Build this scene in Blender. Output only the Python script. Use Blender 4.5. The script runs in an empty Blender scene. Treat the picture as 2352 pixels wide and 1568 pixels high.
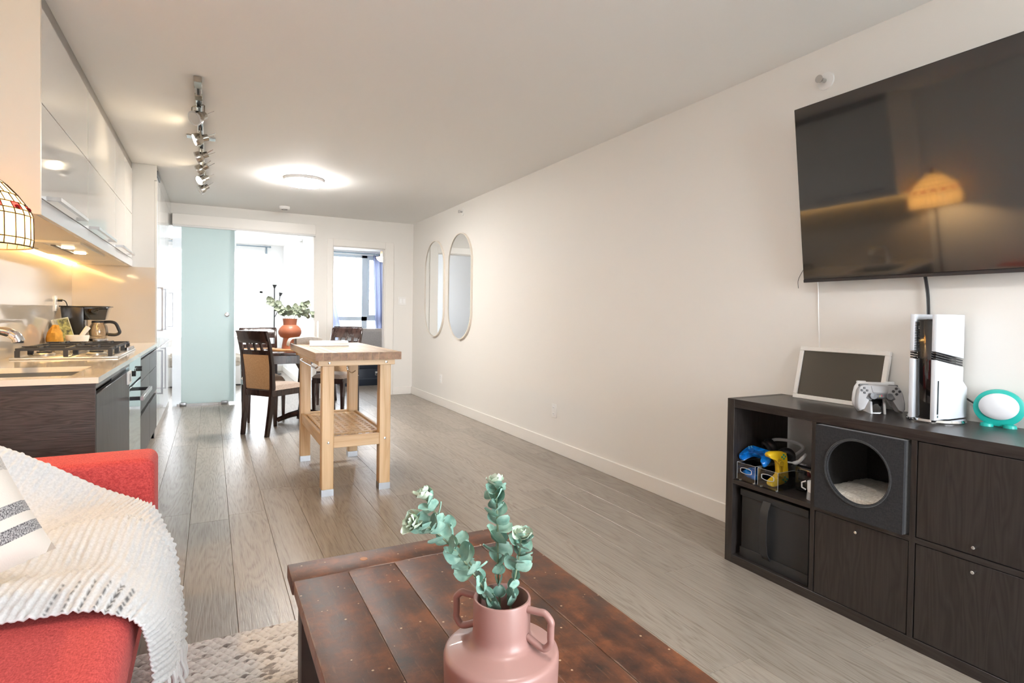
import bpy, bmesh, math, random
from mathutils import Vector, Matrix, Euler
random.seed(7)
R = math.radians
SC = bpy.context.scene
COL = SC.collection
PI = math.pi

# ------------------------------------------------------------------ camera
cam_d = bpy.data.cameras.new('camera')
cam = bpy.data.objects.new('camera', cam_d)
COL.objects.link(cam)
SC.camera = cam
yaw, pitch, roll = R(27.825), R(-1.052), R(0.797)
fw = Vector((math.sin(yaw) * math.cos(pitch), math.cos(yaw) * math.cos(pitch), math.sin(pitch)))
rt = Vector((math.cos(yaw), -math.sin(yaw), 0))
up = rt.cross(fw)
r2 = math.cos(roll) * rt + math.sin(roll) * up
u2 = -math.sin(roll) * rt + math.cos(roll) * up
mw = Matrix(((r2.x, u2.x, -fw.x, 0), (r2.y, u2.y, -fw.y, 0), (r2.z, u2.z, -fw.z, 1.145), (0, 0, 0, 1)))
cam.matrix_world = mw
cam_d.sensor_fit = 'HORIZONTAL'
cam_d.sensor_width = 36.0
cam_d.lens = 1310 / 2352 * 36
cam_d.shift_y = -35 / 2352
cam_d.clip_start = 0.02

# ------------------------------------------------------------------ world and exposure
W = bpy.data.worlds.new('overcast_sky')
SC.world = W
W.use_nodes = True
bg = W.node_tree.nodes['Background']
bg.inputs[0].default_value = (0.90, 0.95, 1.0, 1)
SKY = 13.0
bg.inputs[1].default_value = SKY
SC.view_settings.view_transform = 'Standard'
SC.view_settings.look = 'None'
SC.view_settings.exposure = 1.18
SC.view_settings.gamma = 1.0
SC.view_settings.use_curve_mapping = False
SC.cycles.use_denoising = True
SC.cycles.max_bounces = 10
SC.cycles.diffuse_bounces = 6
SC.cycles.glossy_bounces = 5
SC.cycles.transmission_bounces = 8
SC.cycles.transparent_max_bounces = 12
SC.cycles.sample_clamp_indirect = 6.0
SC.cycles.caustics_reflective = False
SC.cycles.caustics_refractive = False


def portal(name, x0, x1, y, z0, z1, face):
    """window portal: guides sampling of the sky through an opening, gives no light of its own"""
    l = bpy.data.lights.new(name, 'AREA')
    l.shape = 'RECTANGLE'
    l.size, l.size_y = x1 - x0, z1 - z0
    l.cycles.is_portal = True
    o = bpy.data.objects.new(name, l)
    COL.objects.link(o)
    o.location = ((x0 + x1) / 2, y, (z0 + z1) / 2)
    o.rotation_euler = (R(90) if face > 0 else R(-90), 0, 0)
    return o


# ------------------------------------------------------------------ materials
MATS = {}


class NT:
    def __init__(s, name):
        s.m = bpy.data.materials.new(name)
        s.m.use_nodes = True
        s.t = s.m.node_tree
        s.b = s.t.nodes['Principled BSDF']
        s.out = s.t.nodes['Material Output']

    def n(s, typ, **kw):
        nd = s.t.nodes.new(typ)
        for k, v in kw.items():
            if k.startswith('i_'):
                nd.inputs[k[2:].replace('_', ' ')].default_value = v
            else:
                setattr(nd, k, v)
        return nd

    def l(s, a, b):
        s.t.links.new(a, b)

    def coords(s, scale=(1, 1, 1), rand=True, kind='Object'):
        tc = s.n('ShaderNodeTexCoord')
        mp = s.n('ShaderNodeMapping')
        mp.inputs['Scale'].default_value = scale
        if rand:
            oi = s.n('ShaderNodeObjectInfo')
            mul = s.n('ShaderNodeMath', operation='MULTIPLY')
            mul.inputs[1].default_value = 37.0
            s.l(oi.outputs['Random'], mul.inputs[0])
            add = s.n('ShaderNodeVectorMath', operation='ADD')
            s.l(tc.outputs[kind], add.inputs[0])
            s.l(mul.outputs[0], add.inputs[1])
            s.l(add.outputs[0], mp.inputs[0])
        else:
            s.l(tc.outputs[kind], mp.inputs[0])
        return mp.outputs[0]

    def ramp(s, fac, stops):
        r = s.n('ShaderNodeValToRGB')
        e = r.color_ramp.elements
        while len(e) < len(stops):
            e.new(0.5)
        for el, (p, c) in zip(e, stops):
            el.position = p
            el.color = (*c, 1)
        s.l(fac, r.inputs[0])
        return r.outputs[0]

    def bump(s, height, strength=0.2, dist=0.002):
        b = s.n('ShaderNodeBump')
        b.inputs['Strength'].default_value = strength
        b.inputs['Distance'].default_value = dist
        s.l(height, b.inputs['Height'])
        s.l(b.outputs[0], s.b.inputs['Normal'])


def srgb(r, g, b):
    f = lambda c: (c / 255 / 12.92) if c / 255 <= 0.04045 else ((c / 255 + 0.055) / 1.055) ** 2.4
    return (f(r), f(g), f(b))


def M(name, col, rough=0.5, metal=0.0, coat=0.0, spec=0.5, noise=None, bump=None, emis=None, trans=0.0, ior=1.45, sheen=0.0):
    if name in MATS:
        return MATS[name]
    t = NT(name)
    b = t.b
    b.inputs['Base Color'].default_value = (*col, 1)
    b.inputs['Roughness'].default_value = rough
    b.inputs['Metallic'].default_value = metal
    b.inputs['Coat Weight'].default_value = coat
    b.inputs['Coat Roughness'].default_value = 0.05
    b.inputs['Specular IOR Level'].default_value = spec
    b.inputs['Transmission Weight'].default_value = trans
    b.inputs['IOR'].default_value = ior
    b.inputs['Sheen Weight'].default_value = sheen
    if noise:
        sc, amt = noise
        nz = t.n('ShaderNodeTexNoise', i_Scale=sc, i_Detail=4.0)
        t.l(t.coords(), nz.inputs['Vector'])
        d = tuple(max(0, c * (1 - amt)) for c in col)
        u = tuple(min(1, c * (1 + amt)) for c in col)
        t.l(t.ramp(nz.outputs[0], [(0.3, d), (0.7, u)]), b.inputs['Base Color'])
    if bump:
        sc, st = bump
        nz = t.n('ShaderNodeTexNoise', i_Scale=sc, i_Detail=3.0)
        t.l(t.coords(rand=False), nz.inputs['Vector'])
        t.bump(nz.outputs[0], st)
    if emis:
        b.inputs['Emission Color'].default_value = (*emis[0], 1)
        b.inputs['Emission Strength'].default_value = emis[1]
    MATS[name] = t.m
    return t.m


def wood(name, dark, mid, light, axis='Y', rough=0.45, grain=1.0, bump=0.15, rings=9.0, coat=0.0, vary=0.0, contrast=1.0):
    t = NT(name)
    st = {'X': (0.9, 9, 9), 'Y': (9, 0.9, 9), 'Z': (9, 9, 0.9)}[axis]
    st = tuple(v * grain for v in st)
    v = t.coords(st)
    n1 = t.n('ShaderNodeTexNoise', i_Scale=0.7, i_Detail=2.0, i_Distortion=0.5)
    t.l(v, n1.inputs['Vector'])
    m1 = t.n('ShaderNodeMath', operation='MULTIPLY')
    m1.inputs[1].default_value = rings
    t.l(n1.outputs[0], m1.inputs[0])
    fr = t.n('ShaderNodeMath', operation='PINGPONG')
    fr.inputs[1].default_value = 0.5
    t.l(m1.outputs[0], fr.inputs[0])
    st2 = {'X': (5, 190, 190), 'Y': (190, 5, 190), 'Z': (190, 190, 5)}[axis]
    v2 = t.coords(st2)
    n2 = t.n('ShaderNodeTexNoise', i_Scale=1.0, i_Detail=3.0)
    t.l(v2, n2.inputs['Vector'])
    ad = t.n('ShaderNodeMath', operation='MULTIPLY_ADD')
    ad.inputs[1].default_value = 1.1
    t.l(fr.outputs[0], ad.inputs[0])
    sub = t.n('ShaderNodeMath', operation='MULTIPLY')
    sub.inputs[1].default_value = 0.75
    t.l(n2.outputs[0], sub.inputs[0])
    t.l(sub.outputs[0], ad.inputs[2])
    c = t.ramp(ad.outputs[0], [(0.25, dark), (0.55, mid), (0.95, light)])
    if vary:
        oi = t.n('ShaderNodeObjectInfo')
        hs = t.n('ShaderNodeHueSaturation')
        mr = t.n('ShaderNodeMapRange')
        mr.inputs['To Min'].default_value = 1 - vary
        mr.inputs['To Max'].default_value = 1 + vary
        t.l(oi.outputs['Random'], mr.inputs[0])
        t.l(mr.outputs[0], hs.inputs['Value'])
        t.l(c, hs.inputs['Color'])
        c = hs.outputs[0]
    t.l(c, t.b.inputs['Base Color'])
    t.b.inputs['Roughness'].default_value = rough
    t.b.inputs['Coat Weight'].default_value = coat
    if bump:
        t.bump(ad.outputs[0], bump, 0.0015)
    MATS[name] = t.m
    return t.m


def clear(name, tint=(1, 1, 1), gloss=0.07, rough=0.0):
    """thin clear sheet: mostly straight-through with a mirror film"""
    t = NT(name)
    t.t.nodes.remove(t.b)
    tr = t.n('ShaderNodeBsdfTransparent')
    tr.inputs[0].default_value = (*tint, 1)
    gl = t.n('ShaderNodeBsdfGlossy')
    gl.inputs['Roughness'].default_value = rough
    fr = t.n('ShaderNodeLayerWeight')
    fr.inputs['Blend'].default_value = 0.25
    mr = t.n('ShaderNodeMath', operation='MULTIPLY_ADD')
    mr.inputs[1].default_value = 0.6
    mr.inputs[2].default_value = gloss
    mr.use_clamp = True
    t.l(fr.outputs['Fresnel'], mr.inputs[0])
    mx = t.n('ShaderNodeMixShader')
    t.l(mr.outputs[0], mx.inputs[0])
    t.l(tr.outputs[0], mx.inputs[1])
    t.l(gl.outputs[0], mx.inputs[2])
    t.l(mx.outputs[0], t.out.inputs[0])
    MATS[name] = t.m
    return t.m


def frosted(name, col, see=0.12, refl=0.05, back=0.62):
    t = NT(name)
    t.t.nodes.remove(t.b)
    tl = t.n('ShaderNodeBsdfTranslucent')
    tl.inputs[0].default_value = (*col, 1)
    df = t.n('ShaderNodeBsdfDiffuse')
    df.inputs[0].default_value = (*col, 1)
    tr = t.n('ShaderNodeBsdfTransparent')
    tr.inputs[0].default_value = (*col, 1)
    gl = t.n('ShaderNodeBsdfGlossy')
    gl.inputs['Roughness'].default_value = 0.12
    a = t.n('ShaderNodeMixShader')
    a.inputs[0].default_value = back
    t.l(df.outputs[0], a.inputs[1])
    t.l(tl.outputs[0], a.inputs[2])
    b = t.n('ShaderNodeMixShader')
    b.inputs[0].default_value = see
    t.l(a.outputs[0], b.inputs[1])
    t.l(tr.outputs[0], b.inputs[2])
    c = t.n('ShaderNodeMixShader')
    c.inputs[0].default_value = refl
    t.l(b.outputs[0], c.inputs[1])
    t.l(gl.outputs[0], c.inputs[2])
    t.l(c.outputs[0], t.out.inputs[0])
    MATS[name] = t.m
    return t.m


wall_m = M('wall_paint', (0.81, 0.787, 0.752), 0.62, bump=(180, 0.03))
ceil_m = M('ceiling_paint', (0.85, 0.843, 0.828), 0.75, bump=(90, 0.04))
bed_wall = M('bedroom_paint', (0.90, 0.905, 0.91), 0.6)
trim_m = M('trim_paint', (0.84, 0.81, 0.77), 0.35)
white_m = M('white_gloss_lacquer', (0.70, 0.675, 0.645), 0.05, coat=0.5)
white_door = M('white_laminate', (0.68, 0.67, 0.65), 0.12, coat=0.3)
white_p = M('white_plastic', (0.84, 0.83, 0.81), 0.35)
white_bright = M('white_bright', (0.88, 0.88, 0.88), 0.4)
black_m = M('black_plastic', (0.018, 0.018, 0.02), 0.3)
black_gl = M('black_gloss', (0.008, 0.008, 0.009), 0.06, coat=1.0)
black_soft = M('black_rubber', (0.025, 0.025, 0.028), 0.6)
iron_m = M('cast_iron', (0.035, 0.036, 0.04), 0.55, bump=(150, 0.15))
chrome = M('chrome', (0.82, 0.82, 0.83), 0.09, 1.0)
steel = M('brushed_steel', (0.62, 0.62, 0.63), 0.26, 1.0)
grey_steel = M('grey_steel', (0.36, 0.37, 0.385), 0.3, 1.0)
nickel = M('nickel', (0.42, 0.39, 0.34), 0.25, 1.0)
alu_m = M('window_aluminium', (0.72, 0.81, 0.87), 0.4)
quartz = M('quartz', (0.68, 0.63, 0.56), 0.1, coat=0.3, noise=(120, 0.025))
splash = M('backsplash_panel', (0.55, 0.485, 0.41), 0.09, coat=0.5)
glass_m = clear('clear_glass')
acrylic = clear('clear_acrylic', (0.97, 0.98, 0.98), 0.06)
frost_m = frosted('frosted_glass', (0.71, 0.785, 0.78), 0.015, 0.05, 0.72)
mirror_m = M('mirror', (0.93, 0.95, 0.95), 0.015, 1.0)

dark_front = wood('dark_laminate_vertical', (0.012, 0.011, 0.011), (0.028, 0.025, 0.025), (0.05, 0.045, 0.044), 'Z', 0.32, 1.6, 0.12)
dark_end = wood('dark_laminate_horizontal', (0.028, 0.023, 0.0215), (0.044, 0.037, 0.035), (0.066, 0.056, 0.053), 'X', 0.45, 4.5, 0.3, rings=9)
kallax_v = wood('black_brown_vertical', (0.014, 0.011, 0.0102), (0.021, 0.0168, 0.0155), (0.030, 0.0245, 0.0225), 'Z', 0.42, 3.0, 0.08)
kallax_h = wood('black_brown_horizontal', (0.015, 0.012, 0.0112), (0.024, 0.0195, 0.0182), (0.034, 0.0285, 0.0265), 'Y', 0.30, 3.0, 0.08)
oak_m = wood('pale_birch', (0.50, 0.31, 0.15), (0.62, 0.42, 0.23), (0.70, 0.51, 0.31), 'Z', 0.42, 0.9, 0.05, rings=5, vary=0.05)
oak_y = wood('pale_birch_rail', (0.50, 0.31, 0.15), (0.62, 0.42, 0.23), (0.69, 0.50, 0.30), 'Y', 0.42, 0.9, 0.05, rings=5, vary=0.06)
oak_x = wood('pale_birch_cross', (0.52, 0.33, 0.17), (0.64, 0.44, 0.25), (0.70, 0.51, 0.31), 'X', 0.42, 0.9, 0.05, rings=5, vary=0.06)
butcher = wood('butcher_block', (0.42, 0.27, 0.17), (0.62, 0.45, 0.30), (0.70, 0.55, 0.40), 'Y', 0.45, 0.7, 0.05, rings=5, vary=0.10)
espresso = wood('espresso_wood', (0.018, 0.0085, 0.007), (0.034, 0.016, 0.0135), (0.055, 0.028, 0.023), 'Z', 0.22, 1.2, 0.03, rings=4, coat=0.3)
board_m = wood('cutting_board', (0.36, 0.17, 0.06), (0.50, 0.25, 0.09), (0.60, 0.34, 0.14), 'X', 0.4, 1.0, 0.04)


def floor_mat():
    t = NT('oak_plank_floor')
    v = t.coords((6.5, 0.55, 1))
    n1 = t.n('ShaderNodeTexNoise', i_Scale=1.1, i_Detail=2.5, i_Distortion=0.9)
    t.l(v, n1.inputs['Vector'])
    m1 = t.n('ShaderNodeMath', operation='MULTIPLY')
    m1.inputs[1].default_value = 15.0
    t.l(n1.outputs[0], m1.inputs[0])
    fr = t.n('ShaderNodeMath', operation='PINGPONG')
    fr.inputs[1].default_value = 0.5
    t.l(m1.outputs[0], fr.inputs[0])
    n2 = t.n('ShaderNodeTexNoise', i_Scale=1.0, i_Detail=4.0)
    t.l(t.coords((230, 9, 1)), n2.inputs['Vector'])
    ad = t.n('ShaderNodeMath', operation='MULTIPLY_ADD')
    ad.inputs[1].default_value = 0.62
    t.l(fr.outputs[0], ad.inputs[0])
    t.l(n2.outputs[0], ad.inputs[2])
    c = t.ramp(ad.outputs[0], [(0.34, (0.190, 0.158, 0.127)), (0.60, (0.285, 0.248, 0.208)), (1.0, (0.335, 0.298, 0.257))])
    oi = t.n('ShaderNodeObjectInfo')
    hs = t.n('ShaderNodeHueSaturation')
    mr = t.n('ShaderNodeMapRange')
    mr.inputs['To Min'].default_value = 0.88
    mr.inputs['To Max'].default_value = 1.10
    t.l(oi.outputs['Random'], mr.inputs[0])
    t.l(mr.outputs[0], hs.inputs['Value'])
    t.l(c, hs.inputs['Color'])
    t.l(hs.outputs[0], t.b.inputs['Base Color'])
    rr = t.n('ShaderNodeMapRange')
    rr.inputs['To Min'].default_value = 0.40
    rr.inputs['To Max'].default_value = 0.30
    t.l(ad.outputs[0], rr.inputs[0])
    t.l(rr.outputs[0], t.b.inputs['Roughness'])
    t.bump(ad.outputs[0], 0.28, 0.0016)
    MATS['floor'] = t.m
    return t.m


def table_mat(name, axis):
    """old stained boards, rubbed edges, scuffs and specks"""
    t = NT(name)
    st = (14, 1.6, 8) if axis == 'Y' else (1.6, 14, 8)
    n1 = t.n('ShaderNodeTexNoise', i_Scale=1.2, i_Detail=5.0, i_Roughness=0.65)
    t.l(t.coords(st), n1.inputs['Vector'])
    n2 = t.n('ShaderNodeTexNoise', i_Scale=9.0, i_Detail=9.0, i_Roughness=0.68)
    t.l(t.coords((1, 1, 1)), n2.inputs['Vector'])
    c1 = t.ramp(n1.outputs[0], [(0.30, (0.018, 0.009, 0.007)), (0.5, (0.085, 0.027, 0.011)), (0.72, (0.24, 0.074, 0.024))])
    c2 = t.ramp(n2.outputs[0], [(0.38, (0.010, 0.0075, 0.0075)), (0.5, (0.085, 0.029, 0.012)), (0.62, (0.22, 0.072, 0.025))])
    mx = t.n('ShaderNodeMix', data_type='RGBA')
    mx.inputs['Factor'].default_value = 0.6
    t.l(c1, mx.inputs['A'])
    t.l(c2, mx.inputs['B'])
    vo = t.n('ShaderNodeTexVoronoi', i_Scale=38.0)
    t.l(t.coords((1, 1, 1)), vo.inputs['Vector'])
    sp = t.n('ShaderNodeMath', operation='LESS_THAN')
    sp.inputs[1].default_value = 0.10
    t.l(vo.outputs['Distance'], sp.inputs[0])
    n3 = t.n('ShaderNodeTexNoise', i_Scale=7.0)
    t.l(t.coords((1, 1, 1)), n3.inputs['Vector'])
    gt = t.n('ShaderNodeMath', operation='GREATER_THAN')
    gt.inputs[1].default_value = 0.50
    t.l(n3.outputs[0], gt.inputs[0])
    mm = t.n('ShaderNodeMath', operation='MULTIPLY')
    t.l(sp.outputs[0], mm.inputs[0])
    t.l(gt.outputs[0], mm.inputs[1])
    mx2 = t.n('ShaderNodeMix', data_type='RGBA')
    t.l(mm.outputs[0], mx2.inputs['Factor'])
    t.l(mx.outputs['Result'], mx2.inputs['A'])
    mx2.inputs['B'].default_value = (0.48, 0.34, 0.22, 1)
    # long thin scratches
    wv = t.n('ShaderNodeTexNoise', i_Scale=1.0, i_Detail=6.0)
    t.l(t.coords((150, 22, 1)), wv.inputs['Vector'])
    sg = t.n('ShaderNodeMath', operation='GREATER_THAN')
    sg.inputs[1].default_value = 0.64
    t.l(wv.outputs[0], sg.inputs[0])
    sm = t.n('ShaderNodeMath', operation='MULTIPLY')
    sm.inputs[1].default_value = 0.2
    t.l(sg.outputs[0], sm.inputs[0])
    mx3 = t.n('ShaderNodeMix', data_type='RGBA')
    t.l(sm.outputs[0], mx3.inputs['Factor'])
    t.l(mx2.outputs['Result'], mx3.inputs['A'])
    mx3.inputs['B'].default_value = (0.24, 0.11, 0.05, 1)
    # rubbed pale edges along each board
    tg = t.n('ShaderNodeTexCoord')
    sg2 = t.n('ShaderNodeSeparateXYZ')
    t.l(tg.outputs['Generated'], sg2.inputs[0])
    e1 = t.n('ShaderNodeMath', operation='SUBTRACT')
    e1.inputs[1].default_value = 0.5
    t.l(sg2.outputs['X' if axis == 'Y' else 'Y'], e1.inputs[0])
    e2 = t.n('ShaderNodeMath', operation='ABSOLUTE')
    t.l(e1.outputs[0], e2.inputs[0])
    n5 = t.n('ShaderNodeTexNoise', i_Scale=22.0, i_Detail=4.0)
    t.l(t.coords((1, 1, 1)), n5.inputs['Vector'])
    e3 = t.n('ShaderNodeMath', operation='MULTIPLY_ADD')
    e3.inputs[1].default_value = 0.07
    t.l(n5.outputs[0], e3.inputs[0])
    t.l(e2.outputs[0], e3.inputs[2])
    e4 = t.n('ShaderNodeMapRange')
    e4.inputs['From Min'].default_value = 0.515
    e4.inputs['From Max'].default_value = 0.535
    e4.inputs['To Max'].default_value = 0.55
    t.l(e3.outputs[0], e4.inputs[0])
    mx4 = t.n('ShaderNodeMix', data_type='RGBA')
    t.l(e4.outputs[0], mx4.inputs['Factor'])
    t.l(mx3.outputs['Result'], mx4.inputs['A'])
    mx4.inputs['B'].default_value = (0.30, 0.20, 0.15, 1)
    t.l(mx4.outputs['Result'], t.b.inputs['Base Color'])
    rr = t.n('ShaderNodeMapRange')
    rr.inputs['To Min'].default_value = 0.34
    rr.inputs['To Max'].default_value = 0.62
    t.l(n2.outputs[0], rr.inputs[0])
    t.l(rr.outputs[0], t.b.inputs['Roughness'])
    t.bump(n2.outputs[0], 0.35, 0.004)
    MATS[name] = t.m
    return t.m


def weave(name, c1, c2, scale=260, rough=0.85, sheen=0.3, bump=0.3, squash=0.35):
    t = NT(name)
    n1 = t.n('ShaderNodeTexNoise', i_Scale=1.0, i_Detail=2.0)
    t.l(t.coords((scale, scale * squash, scale * 1.6), rand=False), n1.inputs['Vector'])
    n2 = t.n('ShaderNodeTexNoise', i_Scale=1.0, i_Detail=2.0)
    t.l(t.coords((scale * squash, scale, scale * 0.4), rand=False), n2.inputs['Vector'])
    ad = t.n('ShaderNodeMath', operation='ADD')
    t.l(n1.outputs[0], ad.inputs[0])
    t.l(n2.outputs[0], ad.inputs[1])
    hf = t.n('ShaderNodeMath', operation='MULTIPLY')
    hf.inputs[1].default_value = 0.5
    t.l(ad.outputs[0], hf.inputs[0])
    t.l(t.ramp(hf.outputs[0], [(0.36, c1), (0.64, c2)]), t.b.inputs['Base Color'])
    t.b.inputs['Roughness'].default_value = rough
    t.b.inputs['Sheen Weight'].default_value = sheen
    t.b.inputs['Specular IOR Level'].default_value = 0.2
    t.bump(hf.outputs[0], bump, 0.002)
    MATS[name] = t.m
    return t.m


floor_m = floor_mat()
tbl_y = table_mat('reclaimed_board', 'Y')
tbl_x = table_mat('reclaimed_board_end', 'X')
red_f = weave('red_upholstery', (0.37, 0.036, 0.036), (0.64, 0.095, 0.085), 330, sheen=0.06)
grey_f = weave('grey_upholstery', (0.33, 0.32, 0.32), (0.46, 0.45, 0.45), 260)
tan_f = weave('tan_upholstery', (0.44, 0.27, 0.14), (0.62, 0.41, 0.24), 300)
seat_f = weave('beige_microfibre', (0.33, 0.25, 0.20), (0.47, 0.38, 0.32), 200)
curtain_f = frosted('navy_curtain', (0.19, 0.21, 0.31), 0.0, 0.0, 0.5)
linen_f = weave('beige_linen', (0.55, 0.48, 0.40), (0.72, 0.66, 0.58), 200)
felt_f = weave('black_felt', (0.016, 0.016, 0.017), (0.032, 0.032, 0.034), 240, bump=0.15)
felt_side = weave('charcoal_felt', (0.020, 0.020, 0.022), (0.034, 0.034, 0.037), 240, sheen=0.03, bump=0.15)
fleece_f = weave('cream_fleece', (0.46, 0.42, 0.36), (0.72, 0.68, 0.61), 150, bump=0.6)
mustard_f = M('mustard_cloth', (0.55, 0.27, 0.035), 0.8, noise=(30, 0.2))


# ------------------------------------------------------------------ mesh helpers
class MB:
    def __init__(s):
        s.v, s.f = [], []

    def add(s, vs, fs):
        k = len(s.v)
        s.v += [Vector(p) for p in vs]
        s.f += [tuple(i + k for i in f) for f in fs]
        return s

    def box(s, x0, x1, y0, y1, z0, z1):
        return s.add([(x0, y0, z0), (x1, y0, z0), (x1, y1, z0), (x0, y1, z0), (x0, y0, z1), (x1, y0, z1), (x1, y1, z1), (x0, y1, z1)],
                     [(0, 3, 2, 1), (4, 5, 6, 7), (0, 1, 5, 4), (1, 2, 6, 5), (2, 3, 7, 6), (3, 0, 4, 7)])

    def cbox(s, c, d):
        return s.box(c[0] - d[0] / 2, c[0] + d[0] / 2, c[1] - d[1] / 2, c[1] + d[1] / 2, c[2] - d[2] / 2, c[2] + d[2] / 2)

    def loft(s, rings, cap=True, closed=False):
        n = len(rings[0])
        vs = [p for r in rings for p in r]
        fs = []
        m = len(rings)
        for i in range(m - (0 if closed else 1)):
            for j in range(n):
                a, b = i * n + j, i * n + (j + 1) % n
                i2 = (i + 1) % m
                fs.append((a, b, i2 * n + (j + 1) % n, i2 * n + j))
        if cap and not closed:
            fs.append(tuple(reversed(range(n))))
            fs.append(tuple((m - 1) * n + j for j in range(n)))
        return s.add(vs, fs)

    def tube(s, pts, r, n=8, closed=False, cap=True):
        pts = [Vector(p) for p in pts]
        m = len(pts)
        rs = r if isinstance(r, (list, tuple)) else [r] * m
        rings = []
        u = None
        for i in range(m):
            if closed:
                t = (pts[(i + 1) % m] - pts[i - 1])
            else:
                t = pts[min(i + 1, m - 1)] - pts[max(i - 1, 0)]
            t.normalize()
            if u is None:
                a = Vector((0, 0, 1)) if abs(t.z) < 0.9 else Vector((1, 0, 0))
                u = t.cross(a).normalized()
            else:
                u = (u - t * u.dot(t)).normalized()
            w = t.cross(u)
            rings.append([pts[i] + (u * math.cos(2 * PI * k / n) + w * math.sin(2 * PI * k / n)) * rs[i] for k in range(n)])
        return s.loft(rings, cap, closed)

    def cyl(s, a, b, r, n=16, r2=None):
        return s.tube([a, b], [r, r if r2 is None else r2], n)

    def lathe(s, prof, n=32, c=(0, 0, 0), closed=False):
        rings = [[(c[0] + r * math.cos(2 * PI * k / n), c[1] + r * math.sin(2 * PI * k / n), c[2] + z) for k in range(n)] for r, z in prof]
        return s.loft(rings, cap=not closed, closed=closed)

    def prism(s, poly, axis, a, b):
        def P(u, v, w):
            return {'X': (w, u, v), 'Y': (u, w, v), 'Z': (u, v, w)}[axis]
        return s.loft([[P(u, v, a) for u, v in poly], [P(u, v, b) for u, v in poly]])

    def grid(s, nu, nv, fn):
        vs = [fn(i / (nu - 1), j / (nv - 1)) for i in range(nu) for j in range(nv)]
        fs = [(i * nv + j, i * nv + j + 1, (i + 1) * nv + j + 1, (i + 1) * nv + j) for i in range(nu - 1) for j in range(nv - 1)]
        return s.add(vs, fs)

    def xf(s, mat):
        s.v = [mat @ p for p in s.v]
        return s

    def mesh(s, name, mat, bevel=0.0, seg=2, smooth=None, off=(0, 0, 0), uv=None):
        me = bpy.data.meshes.new(name)
        o = Vector(off)
        me.from_pydata([p - o for p in s.v], [], s.f)
        bm = bmesh.new()
        bm.from_mesh(me)
        bmesh.ops.recalc_face_normals(bm, faces=bm.faces)
        if bevel:
            es = [e for e in bm.edges if len(e.link_faces) == 2 and e.calc_face_angle(0) > 0.5]
            bmesh.ops.bevel(bm, geom=es, offset=bevel, segments=seg, profile=0.5, affect='EDGES', clamp_overlap=True)
        bm.to_mesh(me)
        bm.free()
        if smooth is None:
            smooth = bool(bevel)
        if smooth:
            me.polygons.foreach_set('use_smooth', [True] * len(me.polygons))
            me.set_sharp_from_angle(angle=R(40))
        me.materials.append(mat)
        return me

    def build(s, name, mat, parent=None, bevel=0.0, seg=2, smooth=None, local=False):
        if parent is not None:
            off = Vector((0, 0, 0)) if local else wloc(parent)
        elif local:
            off = Vector((0, 0, 0))
        else:
            xs = [p.x for p in s.v]
            ys = [p.y for p in s.v]
            off = Vector(((min(xs) + max(xs)) / 2, (min(ys) + max(ys)) / 2, min(p.z for p in s.v)))
        me = s.mesh(name, mat, bevel, seg, smooth, off)
        ob = bpy.data.objects.new(name, me)
        COL.objects.link(ob)
        ob.parent = parent
        if parent is None:
            ob.location = off
        return ob


def wloc(o):
    v = Vector((0, 0, 0))
    while o is not None:
        v += o.location
        o = o.parent
    return v


def thing(name, label, cat, loc=(0, 0, 0), rotz=0.0, group=None):
    o = bpy.data.objects.new(name, None)
    o.empty_display_size = 0.05
    COL.objects.link(o)
    o.location = loc
    o.rotation_euler = (0, 0, rotz)
    o['label'] = label
    o['category'] = cat
    if group:
        o['group'] = group
    return o


def tag(o, label, cat, group=None):
    o['label'] = label
    o['category'] = cat
    if group:
        o['group'] = group
    return o


def struct(o, label=None):
    o['kind'] = 'structure'
    if label:
        o['label'] = label
    return o


def copy_tree(o, parent=None):
    c = o.copy()
    COL.objects.link(c)
    c.parent = parent
    for ch in list(o.children):
        copy_tree(ch, c)
    return c


def catmull(pts, n):
    pts = [Vector(p) for p in pts]
    m = len(pts)
    out = []
    for k in range(n):
        t = k / (n - 1) * (m - 1)
        i = min(int(t), m - 2)
        f = t - i
        p0, p1, p2, p3 = pts[max(i - 1, 0)], pts[i], pts[i + 1], pts[min(i + 2, m - 1)]
        out.append(0.5 * ((2 * p1) + (p2 - p0) * f + (2 * p0 - 5 * p1 + 4 * p2 - p3) * f * f + (3 * p1 - p0 - 3 * p2 + p3) * f ** 3))
    return out


def rrect(x0, x1, y0, y1, r, n=4):
    out = []
    for cx, cy, a in ((x1 - r, y1 - r, 0), (x0 + r, y1 - r, 90), (x0 + r, y0 + r, 180), (x1 - r, y0 + r, 270)):
        for k in range(n + 1):
            t = R(a + 90 * k / n)
            out.append((cx + r * math.cos(t), cy + r * math.sin(t)))
    return out


# ------------------------------------------------------------------ room shell
XL, XR, YF, YB, ZC = -1.05, 2.57, -1.9, 7.95, 2.44
YFAR = 12.0
XP0, XP1 = 1.25, 1.37          # partition between the two far rooms
XR2 = 3.75

fl = MB().box(XL - 0.1, XR2 + 0.1, YF - 0.1, YFAR + 0.1, -0.08, -0.012).build('floor', M('floor_joint', (0.09, 0.072, 0.056), 0.7))
struct(fl, 'grey brown oak plank floor')
plank_w = 0.19
lens_ = [1.30, 1.62, 1.90, 2.15]
pm = {}
for L in lens_ + ['cut']:
    if L != 'cut':
        pm[L] = MB().box(-plank_w / 2 + 0.0005, plank_w / 2 - 0.0005, -L / 2 + 0.0005, L / 2 - 0.0005, -0.02, 0).mesh('plank', floor_m, 0.0010, 1, False)


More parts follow.
